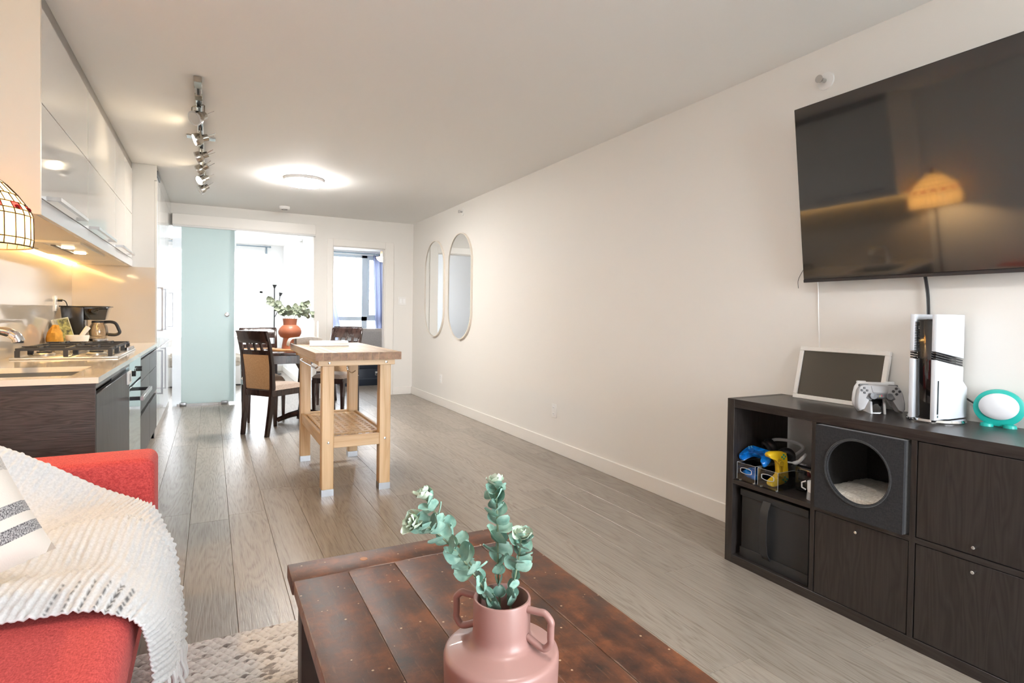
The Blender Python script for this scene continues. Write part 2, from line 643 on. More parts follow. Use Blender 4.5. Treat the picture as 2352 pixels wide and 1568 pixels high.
def lay(x0, x1, y0, y1):
    n = 0
    x = -0.098 + plank_w / 2 - plank_w * 5
    while x - plank_w / 2 < x1:
        if x + plank_w / 2 > x0:
            y = y0 - random.random() * 1.6
            while y < y1:
                L = random.choice(lens_)
                o = bpy.data.objects.new('plank', pm[L])
                COL.objects.link(o)
                o.parent = fl
                o.location = Vector((x, y + L / 2, 0)) - fl.location
                y += L
                n += 1
        x += plank_w
    return n


lay(XL, XR2, -1.9, YFAR - 0.1)

wt = 0.12
struct(MB().box(XR, XR + wt, YF, YB, 0, ZC).build('wall_right', wall_m), 'long cream painted wall')
struct(MB().box(XL - wt, XL, YF, YFAR, 0, ZC).build('wall_left', wall_m), 'cream wall behind kitchen and sofa')
struct(MB().box(XL - wt, XR2 + wt, YF - wt, YFAR + wt, ZC, ZC + 0.1).build('ceiling', ceil_m), 'plain painted ceiling')
# back wall of the living room with the wide opening and the doorway
OX0, OX1, OZ = XL, 1.215, 2.17
DX0, DX1, DZ = 1.45, 2.165, 2.055
wb = MB()
wb.box(OX0, OX1, YB, YB + 0.1, OZ, ZC)
wb.box(OX1, DX0, YB, YB + 0.1, 0, ZC)
wb.box(DX0, DX1, YB, YB + 0.1, DZ, ZC)
wb.box(DX1, XR2, YB, YB + 0.1, 0, ZC)
struct(wb.build('wall_back', wall_m), 'cream end wall with two openings')
struct(MB().box(XP0, XP1, YB + 0.1, YFAR, 0, ZC).build('wall_partition', bed_wall), 'white wall between the two far rooms')
struct(MB().box(XR2, XR2 + wt, YB, YFAR, 0, ZC).build('wall_east', bed_wall), 'white side wall of the far room')
struct(MB().box(XL, XL + 0.01, YB + 0.1, YFAR, 0, ZC).build('wall_west', bed_wall), 'white side wall of the bedroom')


def window_wall(name, mat, x0, x1, y0, y1, holes, label):
    m = MB()
    xs = x0
    for (hx0, hx1, hz0, hz1) in holes:
        m.box(xs, hx0, y0, y1, 0, ZC)
        m.box(hx0, hx1, y0, y1, 0, hz0)
        m.box(hx0, hx1, y0, y1, hz1, ZC)
        xs = hx1
    m.box(xs, x1, y0, y1, 0, ZC)
    return struct(m.build(name, mat), label)


WN = [(-0.75, 0.88, 0.62, 2.335), (1.62, 3.26, 0.55, 2.36)]
window_wall('wall_far', bed_wall, XL, XR2, YFAR, YFAR + 0.15, WN, 'white outer wall with two windows')
FRONT = (0.80, 2.50, 0.12, 2.20)
window_wall('wall_front', wall_m, XL, XR, YF - 0.12, YF, [FRONT], 'cream wall facing the kitchen with the living room window')


def window(name, hole, y0, y1, bars_v, bars_h, mat, label, t=0.05):
    x0, x1, z0, z1 = hole
    m = MB()
    ym = (y0 + y1) / 2
    a, b = ym - 0.03, ym + 0.03
    m.box(x0, x0 + t, a, b, z0, z1).box(x1 - t, x1, a, b, z0, z1).box(x0 + t, x1 - t, a, b, z0, z0 + t).box(x0 + t, x1 - t, a, b, z1 - t, z1)
    for (u, w, q0, q1) in bars_v:
        m.box(u, u + w, a, b, q0, q1)
    for (v, w, p0, p1) in bars_h:
        m.box(p0, p1, a, b, v, v + w)
    o = struct(m.build(name, mat), label)
    pn = MB().box(x0 + t, x1 - t, ym - 0.004, ym + 0.004, z0 + t, z1 - t).build('pane', glass_m, o)
    MB().box(x0 - 0.02, x1 + 0.02, y0 - 0.04 if y0 > 0 else y0, y1 if y0 > 0 else y1 + 0.04, z0 - 0.025, z0).build('window_sill', white_p, o)
    portal(name + '_portal', x0, x1, y0 - 0.005 if y0 > 0 else y1 + 0.005, z0, z1, -1 if y0 > 0 else 1)
    return o


window('window_1', WN[0], YFAR, YFAR + 0.15, [(0.05, 0.05, 0.62, 2.33)], [(1.52, 0.03, -0.75, 0.88)], white_bright, 'bright bedroom window with white frame')
w2 = window('window_2', WN[1], YFAR, YFAR + 0.15, [(2.79, 0.11, 0.55, 2.36)], [(1.0, 0.08, 1.62, 3.26)], alu_m, 'blue grey aluminium window with casement')
cs = MB().box(2.90, 2.94, YFAR + 0.02, YFAR + 0.08, 1.08, 2.31).box(3.17, 3.21, YFAR + 0.02, YFAR + 0.08, 1.08, 2.31)
cs.box(2.94, 3.17, YFAR + 0.02, YFAR + 0.08, 1.08, 1.12).box(2.94, 3.17, YFAR + 0.02, YFAR + 0.08, 2.27, 2.31).build('casement_frame', alu_m, w2)
MB().tube([(2.925, YFAR + 0.02, 1.42), (2.94, YFAR - 0.02, 1.40), (2.965, YFAR - 0.03, 1.34), (2.985, YFAR - 0.03, 1.28)], 0.007).build('casement_handle', grey_steel, w2)
window('window_3', FRONT, YF - 0.12, YF, [(1.62, 0.06, 0.12, 2.20)], [], white_p, 'living room window')

# baseboards
def baseboard(name, boxes, label):
    m = MB()
    for b in boxes:
        m.box(*b)
    return struct(m.build(name, trim_m, bevel=0.003, seg=1), label)


baseboard('baseboard_right', [(XR - 0.014, XR, YF, YB, 0, 0.105)], 'cream baseboard along the long wall')
baseboard('baseboard_back', [(OX1, 1.375, YB - 0.014, YB, 0, 0.105), (2.285, XR - 0.014, YB - 0.014, YB, 0, 0.105)], 'cream baseboard on the end wall')
baseboard('baseboard_partition', [(XP0 - 0.014, XP0, YB + 0.1, YFAR, 0, 0.1)], 'white bedroom baseboard')
baseboard('baseboard_far', [(XL, XP0 - 0.014, YFAR - 0.014, YFAR, 0, 0.1), (XP1, XR2, YFAR - 0.014, YFAR, 0, 0.1)], 'white baseboard under the windows')
baseboard('baseboard_left', [(XL, XL + 0.014, YF, 2.9, 0, 0.105)], 'cream baseboard behind the sofa')
# door casing and jambs
cas = MB()
cas.box(1.375, DX0, YB - 0.016, YB, 0, 2.15).box(DX1, 2.285, YB - 0.016, YB, 0, 2.15).box(DX0, DX1, YB - 0.016, YB, DZ, 2.15)
cas.box(DX0 - 0.001, DX0 + 0.012, YB, YB + 0.1, 0, DZ).box(DX1 - 0.012, DX1 + 0.001, YB, YB + 0.1, 0, DZ).box(DX0, DX1, YB, YB + 0.1, DZ - 0.012, DZ + 0.001)
struct(cas.build('trim_1', trim_m, bevel=0.003, seg=1), 'flat cream casing around the doorway')
hd = MB().box(-0.41, 1.215, YB - 0.09, YB, 2.175, 2.305).build('trim_2', trim_m, bevel=0.003, seg=1)
struct(hd, 'boxed header hiding the sliding door track')
MB().box(-0.40, 1.215, YB - 0.085, YB - 0.02, 2.155, 2.176).build('track_rail', M('pale_rail', (0.75, 0.74, 0.73), 0.4), hd)
struct(MB().box(OX1 - 0.012, OX1 + 0.001, YB, YB + 0.1, 0, OZ).build('trim_3', trim_m), 'white jamb of the wide opening')

# sliding frosted glass door
dr = MB().box(-0.315, 0.255, YB - 0.055, YB - 0.047, 0.03, 2.16).build('door_1', frost_m)
struct(dr, 'frosted pale aqua sliding glass door')
MB().box(0.20, 0.275, YB - 0.040, YB - 0.032, 0.03, 2.16).build('glass_panel', frosted('frosted_edge', (0.90, 0.94, 0.96), 0.35, 0.06, 0.8), dr)
kn = MB().cyl((0.173, YB - 0.085, 1.11), (0.173, YB - 0.055, 1.11), 0.028, 24).build('pull_knob', steel, dr, bevel=0.004)
MB().cyl((0.173, YB - 0.088, 1.11), (0.173, YB - 0.084, 1.11), 0.016, 20).build('knob_disc', grey_steel, kn)
MB().box(-0.36, 0.20, YB - 0.062, YB - 0.040, 0.0, 0.03).build('bottom_rail', steel, dr)
for x in (-0.33, 0.115):
    MB().box(x, x + 0.07, YB - 0.075, YB - 0.03, 0.0, 0.045).build('floor_guide', grey_steel, dr, bevel=0.004)
dj = struct(MB().box(-0.41, -0.315, YB - 0.045, YB - 0.035, 0, 2.16).build('door_2', frosted('frosted_white', (0.92, 0.94, 0.96), 0.45, 0.05, 0.8)), 'rear fixed frosted panel')

# ------------------------------------------------------------------ kitchen: tall units
XF = -0.43                    # fronts of base and tall units
YT = 6.0
ys = [6.0, 6.32, 6.88, YB - 0.005]


def frame_handle(m, x, y, z0, z1, out=0.045, r=0.007, ax='z', y1=None):
    if ax == 'z':
        m.box(x, x + out, y - r, y + r, z1 - 2 * r, z1).box(x, x + out, y - r, y + r, z0, z0 + 2 * r).box(x + out - 2 * r, x + out, y - r, y + r, z0 + 2 * r, z1 - 2 * r)
    else:
        m.box(x, x + out, y, y + 2 * r, z0 - r, z0 + r).box(x, x + out, y1 - 2 * r, y1, z0 - r, z0 + r).box(x + out - 2 * r, x + out, y + 2 * r, y1 - 2 * r, z0 - r, z0 + r)
    return m


labels = ['narrow white tall pantry unit beside the kitchen counter', 'wide white tall fridge unit between the pantry and the last tall unit',
          'white tall unit next to the sliding glass door']
for k in range(3):
    y0, y1 = ys[k], ys[k + 1]
    t = thing('tall_cabinet', labels[k], 'cabinet', ((XL + XF) / 2, (y0 + y1) / 2, 0))
    MB().box(XL + 0.002, XF - 0.02, y0 + 0.001, y1 - 0.001, 0.0, ZC - 0.002).build('carcass', white_door, t)
    for (z0, z1, hz0, hz1) in ((0.10, 0.80, 0.39, 0.79), (0.806, 2.30, 0.96, 1.36)):
        d = MB().box(XF - 0.02, XF, y0 + 0.003, y1 - 0.003, z0, z1).build('door', white_door, t, bevel=0.002, seg=1)
        hy = y0 + 0.06 if k == 0 else (y0 + 0.15 if k == 1 else y0 + 0.75)
        if k < 2 or z0 > 0.5:
            frame_handle(MB(), XF, hy, hz0, hz1).build('handle', grey_steel, d)
    MB().box(XF - 0.02, XF - 0.002, y0 + 0.001, y1 - 0.001, 2.306, ZC - 0.002).build('filler_panel', white_door, t)
    MB().box(XF - 0.06, XF - 0.012, y0 + 0.001, y1 - 0.001, 0.0, 0.095).build('plinth', M('plinth', (0.55, 0.5, 0.47), 0.3), t)
    if k == 0:
        g = MB().box(XF - 0.002, XF + 0.004, y0 + 0.03, y1 + 0.0 - 0.02, 2.345, 2.40)
        g.build('vent_grille', M('grille_dark', (0.06, 0.07, 0.08), 0.5), t)
        gs = MB()
        for q in range(4):
            gs.box(XF + 0.003, XF + 0.008, y0 + 0.03, y1 - 0.02, 2.35 + q * 0.013, 2.354 + q * 0.013)
        gs.build('vent_slats', grey_steel, t)

# ------------------------------------------------------------------ kitchen: upper cabinets
XU, ZU0, ZU1 = -0.615, 1.535, 2.40
uy = [2.945, 3.965, 4.985, YT - 0.002]
ul = ['glossy cream wall cabinet above the sink, end panel lit by the stained glass lamp', 'glossy cream wall cabinet in the middle above the hob hood',
      'glossy cream wall cabinet against the tall units']
hy = [(3.05, 3.67), (3.99, 4.68), (5.0, 5.70)]
for k in range(3):
    y0, y1 = uy[k], uy[k + 1]
    t = thing('wall_cabinet', ul[k], 'cabinet', ((XL + XU) / 2, (y0 + y1) / 2, ZU0))
    MB().box(XL + 0.002, XU - 0.02, y0 + (0.018 if k == 0 else 0.0005), y1 - 0.0005, ZU0 + 0.02, 2.375).build('carcass', white_m, t)
    d = MB().box(XU - 0.02, XU, y0 + 0.002, y1 - 0.002, ZU0 + 0.065, 1.985).build('lower_door', white_m, t, bevel=0.0015, seg=1)
    frame_handle(MB(), XU, hy[k][0], 1.612, 1.612, 0.05, 0.008, 'y', hy[k][1]).build('handle', steel, d)
    MB().box(XU - 0.02, XU, y0 + 0.002, y1 - 0.002, 1.989, 2.377).build('upper_door', white_m, t, bevel=0.0015, seg=1)
    MB().box(XU - 0.06, XU - 0.004, y0 + (0.0185 if k == 0 else 0), y1, 2.383, ZC - 0.001).build('top_filler', M('filler_grey', (0.26, 0.24, 0.22), 0.4), t)
    MB().box(XU - 0.02, XU + 0.002, y0 + (0.0185 if k == 0 else 0), y1, ZU0 - 0.005, ZU0 + 0.06).build('light_rail', M('rail_silver', (0.66, 0.66, 0.67), 0.22, 0.2), t, bevel=0.001, seg=1)
    MB().box(XL + 0.002, XU - 0.02, y0 + 0.002, y1 - 0.0005, ZU0 - 0.002, ZU0 + 0.02).build('bottom_panel', M('cabinet_underside', (0.78, 0.70, 0.58), 0.35), t)
    if k == 0:
        MB().box(XL + 0.002, XU + 0.002, y0, y0 + 0.018, ZU0 - 0.005, ZC - 0.002).build('end_panel', M('end_panel_lamp_tint', (0.77, 0.68, 0.57), 0.35), t)  # cabinet cream with the lamp's warm glow mixed into its colour

# range hood set into the underside
hd_t = thing('range_hood', 'slim built-in range hood under the middle wall cabinet', 'hood', (-0.80, 4.5, 1.50))
MB().box(-0.98, -0.665, 4.06, 4.90, 1.519, 1.534).build('hood_plate', M('hood_plate', (0.72, 0.64, 0.50), 0.28), hd_t, bevel=0.002, seg=1)
MB().box(-0.825, -0.80, 4.18, 4.78, 1.5165, 1.5195).build('slot', black_m, hd_t)
MB().box(-0.97, -0.945, 4.18, 4.50, 1.5165, 1.5195).build('slot', black_m, hd_t)
MB().box(-0.93, -0.84, 4.12, 4.84, 1.516, 1.5195).build('filter_panel', M('hood_filter', (0.70, 0.60, 0.44), 0.3), hd_t, bevel=0.001, seg=1)
for y in (4.30, 4.66):
    MB().cyl((-0.765, y, 1.513), (-0.765, y, 1.5195), 0.032, 24).build('lamp_disc', M('hood_lamp', (1, 0.9, 0.7), 0.3, emis=((1.0, 0.80, 0.50), 16)), hd_t)
led = MB().box(XL + 0.02, XL + 0.045, 2.97, YT - 0.02, 1.521, 1.531).build('light_strip', M('led_strip', (1, 0.9, 0.7), 0.4, emis=((1.0, 0.64, 0.22), 11)))
tag(led, 'warm glowing light strip under the wall cabinets', 'light strip')

# backsplash and counter
bsp = thing('backsplash', 'glossy beige backsplash panels behind the counter', 'backsplash', (XL, 4.5, 0.862))
MB().box(XL + 0.0005, XL + 0.012, 2.93, YT - 0.013, 0.862, 1.532).build('rear_panel', splash, bsp)
MB().box(XL + 0.0005, XF - 0.012, YT - 0.0125, YT - 0.0005, 0.862, 1.529).build('side_panel', splash, bsp)

YC0 = 2.93
ZT = 0.862
SX0, SX1, SY0, SY1 = -0.95, -0.53, 3.04, 3.52
ct = MB()
ct.box(XL + 0.001, SX0, YC0, YT - 0.014, ZT - 0.025, ZT).box(SX1, XF + 0.012, YC0, YT - 0.001, ZT - 0.025, ZT)
ct.box(SX0, SX1, YC0, SY0, ZT - 0.025, ZT).box(SX0, SX1, SY1, YT - 0.014, ZT - 0.025, ZT)
tag(ct.build('worktop', quartz), 'pale quartz kitchen worktop with undermount sink cut-out', 'worktop')
sk = thing('sink', 'grey undermount kitchen sink sunk in the worktop', 'sink', (-0.74, 3.28, 0.66))
sm = M('sink_steel', (0.20, 0.21, 0.22), 0.35, 0.6)
bowl = MB()
bowl.box(SX0 - 0.012, SX0, SY0 - 0.012, SY1 + 0.012, 0.66, ZT - 0.0255).box(SX1, SX1 + 0.012, SY0 - 0.012, SY1 + 0.012, 0.66, ZT - 0.0255)
bowl.box(SX0, SX1, SY0 - 0.012, SY0, 0.66, ZT - 0.0255).box(SX0, SX1, SY1, SY1 + 0.012, 0.66, ZT - 0.0255).box(SX0, SX1, SY0, SY1, 0.66, 0.672)
bowl.build('bowl', sm, sk)
MB().cyl((-0.74, 3.28, 0.672), (-0.74, 3.28, 0.678), 0.04, 20).build('drain', chrome, sk)

# base units
ct_w = {'end': dark_end, 'front': dark_front}
b1 = thing('base_cabinet', 'dark wood sink base cabinet whose end panel faces the red sofa', 'cabinet', (-0.74, 3.5, 0))
MB().box(XL + 0.002, XF - 0.001, YC0 + 0.008, YC0 + 0.028, 0.0, ZT - 0.026).build('end_panel', dark_end, b1)
MB().box(XL + 0.03, XF - 0.021, YC0 + 0.03, SY0 - 0.02, 0.1, 0.80).box(XL + 0.03, XF - 0.021, SY1 + 0.02, 4.068, 0.1, 0.80).box(XL + 0.03, XF - 0.021, SY0 - 0.02, SY1 + 0.02, 0.1, 0.64).build('carcass', black_m, b1)
MB().box(XF - 0.02, XF, YC0 + 0.03, 4.066, 0.105, 0.787).build('door', dark_front, b1, bevel=0.0015, seg=1)
MB().box(XF - 0.012, XF - 0.002, YC0 + 0.03, 4.066, 0.812, ZT - 0.027).build('top_strip', M('alu_strip', (0.22, 0.25, 0.28), 0.3, 0.5), b1)
MB().box(XF - 0.035, XF - 0.028, YC0 + 0.03, 4.066, 0.787, 0.812).build('grip_recess', M('grip_recess', (0.05, 0.035, 0.03), 0.5), b1)
MB().box(XF - 0.07, XF - 0.05, YC0 + 0.03, 4.066, 0.0, 0.10).build('plinth', black_m, b1)
lt = MB().box(XF, XF + 0.012, 3.93, 4.066, 0.715, 0.79).build('safety_latch', white_p, b1, bevel=0.003, seg=1)
MB().box(XF + 0.0115, XF + 0.0135, 3.97, 4.02, 0.73, 0.775).build('latch_window', M('latch_grey', (0.3, 0.3, 0.34), 0.4), lt)

ov = thing('oven', 'built-in oven with mirrored glass front under the hob', 'oven', (-0.74, 4.38, 0))
MB().box(XL + 0.03, XF - 0.021, 4.072, 4.688, 0.1, 0.82).build('oven_body', black_m, ov)
oglass = M('oven_mirror_glass', (0.60, 0.72, 0.74), 0.05, 0.85)
MB().box(XF - 0.02, XF, 4.074, 4.686, 0.69, 0.83).build('control_panel', oglass, ov, bevel=0.002, seg=1)
for y in (4.20, 4.56):
    MB().cyl((XF, y, 0.755), (XF + 0.02, y, 0.755), 0.017, 16).build('control_knob', black_m, ov)
MB().box(XF, XF + 0.002, 4.33, 4.43, 0.74, 0.772).build('clock_display', black_gl, ov)
od = MB().box(XF - 0.02, XF, 4.074, 4.686, 0.105, 0.675).build('oven_door', oglass, ov, bevel=0.002, seg=1)
for y in (4.115, 4.62):
    MB().box(XF, XF + 0.055, y, y + 0.022, 0.60, 0.622).build('handle_mount', black_m, od)
MB().box(XF + 0.05, XF + 0.07, 4.10, 4.66, 0.598, 0.624).build('handle_bar', steel, od, bevel=0.002, seg=1)
MB().box(XF - 0.07, XF - 0.05, 4.072, 4.688, 0.0, 0.10).build('plinth', black_m, ov)

dl = ['dark wood drawer unit beside the oven', 'dark wood drawer unit beside the tall pantry unit']
for k, (y0, y1) in enumerate(((4.692, 5.34), (5.342, YT - 0.002))):
    t = thing('drawer_unit', dl[k], 'cabinet', (-0.74, (y0 + y1) / 2, 0))
    MB().box(XL + 0.03, XF - 0.021, y0 + 0.001, y1 - 0.001, 0.1, 0.80).build('carcass', black_m, t)
    MB().box(XF - 0.02, XF, y0 + 0.002, y1 - 0.002, 0.655, 0.80).build('drawer', dark_front, t, bevel=0.0015, seg=1)
    MB().box(XF - 0.02, XF, y0 + 0.002, y1 - 0.002, 0.44, 0.651).build('drawer', dark_front, t, bevel=0.0015, seg=1)
    MB().box(XF - 0.02, XF, y0 + 0.002, y1 - 0.002, 0.105, 0.41).build('drawer', dark_front, t, bevel=0.0015, seg=1)
    MB().box(XF - 0.036, XF - 0.028, y0 + 0.002, y1 - 0.002, 0.41, 0.44).build('grip_recess', MATS['grip_recess'], t)
    MB().box(XF - 0.012, XF - 0.002, y0, y1, 0.812, ZT - 0.027).build('top_strip', MATS['alu_strip'], t)
    MB().box(XF - 0.036, XF - 0.028, y0, y1, 0.80, 0.812).build('upper_recess', MATS['grip_recess'], t)
    MB().box(XF - 0.07, XF - 0.05, y0, y1, 0.0, 0.10).build('plinth', black_m, t)

# hob
hb = thing('gas_hob', 'stainless gas hob with black cast iron grates', 'hob', (-0.74, 4.50, ZT))
MB().box(-0.985, -0.485, 4.06, 4.95, ZT, ZT + 0.012).build('hob_plate', M('hob_steel', (0.72, 0.70, 0.66), 0.2, 0.7), hb, bevel=0.004)
burn = [(-0.865, 4.24), (-0.615, 4.24), (-0.74, 4.505), (-0.865, 4.77), (-0.615, 4.77)]
for (x, y) in burn:
    bb = MB().lathe([(0.0, 0.012), (0.05, 0.012), (0.052, 0.022), (0.044, 0.028), (0.0, 0.028)], 20, (x, y, ZT)).build('burner', M('burner_alu', (0.6, 0.56, 0.5), 0.35, 0.9), hb, smooth=True)
    MB().lathe([(0.0, 0.028), (0.036, 0.028), (0.036, 0.036), (0.0, 0.037)], 20, (x, y, ZT)).build('burner_cap', iron_m, bb, smooth=True)
for (y0, y1) in ((4.09, 4.37), (4.375, 4.635), (4.64, 4.92)):
    g = MB()
    x0, x1, zt, zb = -0.965, -0.52, ZT + 0.048, ZT + 0.062
    for y in (y0 + 0.012, y1 - 0.012):
        g.box(x0, x1, y - 0.007, y + 0.007, zt, zb)
    for x in (x0 + 0.008, x1 - 0.008):
        g.box(x - 0.008, x + 0.008, y0 + 0.019, y1 - 0.019, zt, zb)
    ym = (y0 + y1) / 2
    for x in ((-0.865, -0.615) if y0 != 4.375 else (-0.74,)):
        g.box(x - 0.005, x + 0.005, y0 + 0.019, ym - 0.03, zt + 0.003, zb + 0.006).box(x - 0.005, x + 0.005, ym + 0.03, y1 - 0.019, zt + 0.003, zb + 0.006)
        g.box(x - 0.10, x - 0.03, ym - 0.005, ym + 0.005, zt + 0.003, zb + 0.006).box(x + 0.03, x + 0.10, ym - 0.005, ym + 0.005, zt + 0.003, zb + 0.006)
    g.box(-0.748, -0.732, y0 + 0.019, y1 - 0.019, zt, zb)
    for x in (x0 + 0.008, -0.74, x1 - 0.008):
        for y in (y0 + 0.012, y1 - 0.012):
            g.box(x - 0.011, x + 0.011, y - 0.008, y + 0.008, ZT + 0.011, zt)
    g.build('pan_grate', iron_m, hb)
for q in range(5):
    y = 4.12 + q * 0.05
    MB().lathe([(0, 0.012), (0.017, 0.012), (0.014, 0.03), (0, 0.031)], 14, (-0.503, 4.66 + q * 0.055, ZT)).build('hob_knob', steel, hb, smooth=True)

# faucet
fc = thing('kitchen_faucet', 'chrome pull-out kitchen faucet curving over the sink', 'faucet', (-0.985, 3.30, ZT))
MB().lathe([(0.0, 0), (0.028, 0), (0.026, 0.012), (0.02, 0.02), (0.0, 0.02)], 20, (-0.985, 3.30, ZT)).build('base', chrome, fc, smooth=True)
MB().tube(catmull([(-0.985, 3.30, ZT + 0.015), (-0.985, 3.30, ZT + 0.10), (-0.975, 3.30, ZT + 0.155), (-0.94, 3.31, ZT + 0.185), (-0.89, 3.32, ZT + 0.187)], 16), 0.016, 12).build('spout', chrome, fc, smooth=True)
MB().tube(catmull([(-0.90, 3.318, ZT + 0.187), (-0.86, 3.325, ZT + 0.186), (-0.815, 3.335, ZT + 0.178), (-0.785, 3.34, ZT + 0.158), (-0.775, 3.342, ZT + 0.135)], 14), [0.017] * 3 + [0.019] * 3 + [0.021] * 3 + [0.024] * 3 + [0.025, 0.025], 14).build('spray_head', chrome, fc, smooth=True)
MB().cyl((-0.775, 3.342, ZT + 0.128), (-0.775, 3.342, ZT + 0.137), 0.02, 16).build('nozzle', black_m, fc)
MB().tube([(-0.985, 3.33, ZT + 0.06), (-0.98, 3.37, ZT + 0.075), (-0.975, 3.40, ZT + 0.095)], 0.007).build('lever', chrome, fc, smooth=True)

# coffee maker
cm = thing('coffee_maker', 'black drip coffee maker with glass carafe on the worktop', 'coffee maker', (-0.88, 5.50, ZT))
cx, cy = -0.88, 5.50
MB().loft([[(-1.0 - e, cy - 0.082 - e, ZT + z), (-0.865, cy - 0.082 - e, ZT + z), (-0.865, cy + 0.082 + e, ZT + z), (-1.0 - e, cy + 0.082 + e, ZT + z)] for z, e in ((0.0, 0.0), (0.20, 0.002), (0.305, 0.010))]).build('water_tank', M('coffee_plastic', (0.02, 0.017, 0.015), 0.22), cm, bevel=0.006)
MB().loft([[(-0.866, cy - w_, ZT + z), (x_, cy - w_, ZT + z), (x_, cy + w_, ZT + z), (-0.866, cy + w_, ZT + z)] for z, x_, w_ in ((0.205, -0.735, 0.062), (0.285, -0.715, 0.088), (0.305, -0.708, 0.092))]).build('brew_basket', black_gl, cm, bevel=0.006)
MB().box(-0.866, -0.70, cy - 0.085, cy + 0.085, ZT, ZT + 0.042).build('base', black_gl, cm, bevel=0.008)
MB().box(-1.018, -0.70, cy - 0.097, cy + 0.097, ZT + 0.304, ZT + 0.313).build('lid', MATS['coffee_plastic'], cm, bevel=0.003)
MB().lathe([(0.0, 0.042), (0.060, 0.042), (0.062, 0.058), (0.0, 0.060)], 24, (-0.785, cy, ZT)).build('warming_plate', steel, cm)
cf = MB().lathe([(0.0, 0.0), (0.054, 0.0), (0.062, 0.02), (0.066, 0.055), (0.058, 0.095), (0.045, 0.115), (0.046, 0.125), (0.043, 0.125), (0.042, 0.113), (0.055, 0.094), (0.063, 0.055), (0.059, 0.021), (0.0, 0.004)], 28, (-0.785, cy, ZT + 0.06)).build('carafe', clear('carafe_glass', (0.93, 0.88, 0.80), 0.10), cm, smooth=True)
MB().lathe([(0.0, 0.123), (0.046, 0.123), (0.044, 0.138), (0.0, 0.140)], 24, (-0.785, cy, ZT + 0.06)).build('carafe_lid', black_m, cf)
MB().tube(catmull([(-0.745, cy - 0.012, ZT + 0.188), (-0.705, cy - 0.014, ZT + 0.190), (-0.672, cy - 0.016, ZT + 0.178), (-0.652, cy - 0.018, ZT + 0.135), (-0.645, cy - 0.018, ZT + 0.105), (-0.672, cy - 0.016, ZT + 0.088), (-0.722, cy - 0.012, ZT + 0.090)], 22), 0.012, 8).build('carafe_handle', black_m, cf, smooth=True)
pc = MB().tube(catmull([(XL + 0.03, 5.40, 1.215), (XL + 0.07, 5.41, 1.21), (XL + 0.085, 5.42, 1.15), (XL + 0.088, 5.43, 1.02), (XL + 0.06, 5.44, 0.90), (XL + 0.06, 5.47, 0.868)], 24), 0.004, 6).build('power_cord', black_m, cm, smooth=True)
MB().cyl((XL + 0.026, 5.40, 1.215), (XL + 0.055, 5.405, 1.215), 0.011, 10).build('plug', black_m, cm)


def outlet(name, label, cat, c, normal, w=0.07, h=0.115, kind='outlet', grp=None):
    """wall plate: c = centre on the wall, normal = '+X','-X','-Y'"""
    t = thing(name, label, cat, c, 0, grp)
    rot = {'-Y': 0, '+X': R(90), '-X': R(-90)}[normal]
    t.rotation_euler = (0, 0, rot)
    MB().box(-w / 2, w / 2, -0.006, 0.001, -h / 2, h / 2).build('cover_plate', white_p, t, bevel=0.002, seg=1, local=True)
    if kind == 'outlet':
        for z in (-0.026, 0.026):
            s = MB().box(-0.016, 0.016, -0.009, -0.005, z - 0.014, z + 0.014).build('socket', white_bright, t, bevel=0.002, seg=1, local=True)
            MB().box(-0.007, -0.005, -0.0095, -0.0088, z - 0.004, z + 0.006).box(0.005, 0.007, -0.0095, -0.0088, z - 0.004, z + 0.006).build('slot', black_m, s, local=True)
    else:
        n = int(kind)
        for q in range(n):
            x = (q - (n - 1) / 2) * 0.05
            MB().box(x - 0.018, x + 0.018, -0.010, -0.005, -0.035, 0.035).build('rocker', white_bright, t, bevel=0.002, seg=1, local=True)
    return t


outlet('wall_outlet', 'white socket on the backsplash feeding the coffee maker', 'outlet', (XL + 0.013, 5.40, 1.19), '+X')
outlet('wall_outlet', 'white wall socket low below the oval mirrors', 'outlet', (XR - 0.001, 6.77, 0.338), '-X')
outlet('wall_outlet', 'white wall socket low on the bare stretch of long wall', 'outlet', (XR - 0.001, 4.08, 0.348), '-X')
outlet('light_switch', 'white double rocker light switch beside the doorway', 'light switch', (2.415, YB - 0.001, 1.335), '-Y', 0.115, 0.12, '2')
outlet('light_switch', 'white switch on the bedroom wall past the wide opening', 'light switch', (XP0 - 0.001, 8.75, 1.15), '-X', 0.07, 0.115, '1')

# mortar, pestle, cookbook, cloth
mb_m = M('white_marble', (0.76, 0.72, 0.65), 0.35, noise=(14, 0.14))
mo = MB().lathe([(0.0, 0.0), (0.045, 0.0), (0.048, 0.01), (0.06, 0.04), (0.072, 0.09), (0.070, 0.098), (0.060, 0.098), (0.05, 0.05), (0.0, 0.035)], 28, (-0.858, 5.135, ZT)).build('mortar', mb_m, smooth=True)
tag(mo, 'white marble mortar bowl standing behind the hob', 'mortar')
pe = MB().tube([(-0.864, 5.133, ZT + 0.054), (-0.838, 5.142, ZT + 0.092), (-0.797, 5.157, ZT + 0.158)], [0.022, 0.014, 0.018], 12).build('pestle', mb_m, bevel=0.004)
tag(pe, 'marble pestle leaning inside the mortar bowl', 'pestle')
ck = thing('cookbook', 'cookbook with green food photo cover leaning on the backsplash', 'book', (-0.975, 5.26, ZT))
rotm = Matrix.Translation((-0.930, 5.262, ZT + 0.006)) @ Matrix.Rotation(R(-15), 4, 'Y') @ Matrix.Rotation(R(-38), 4, 'Z')
MB().box(-0.010, 0.010, -0.055, 0.055, 0.0, 0.215).xf(rotm).build('pages', M('book_pages', (0.80, 0.76, 0.68), 0.7), ck)
MB().box(0.0102, 0.0135, -0.057, 0.057, 0.0, 0.218).xf(rotm).build('front_cover', M('book_cover', (0.50, 0.47, 0.33), 0.35, noise=(9, 0.6)), ck)
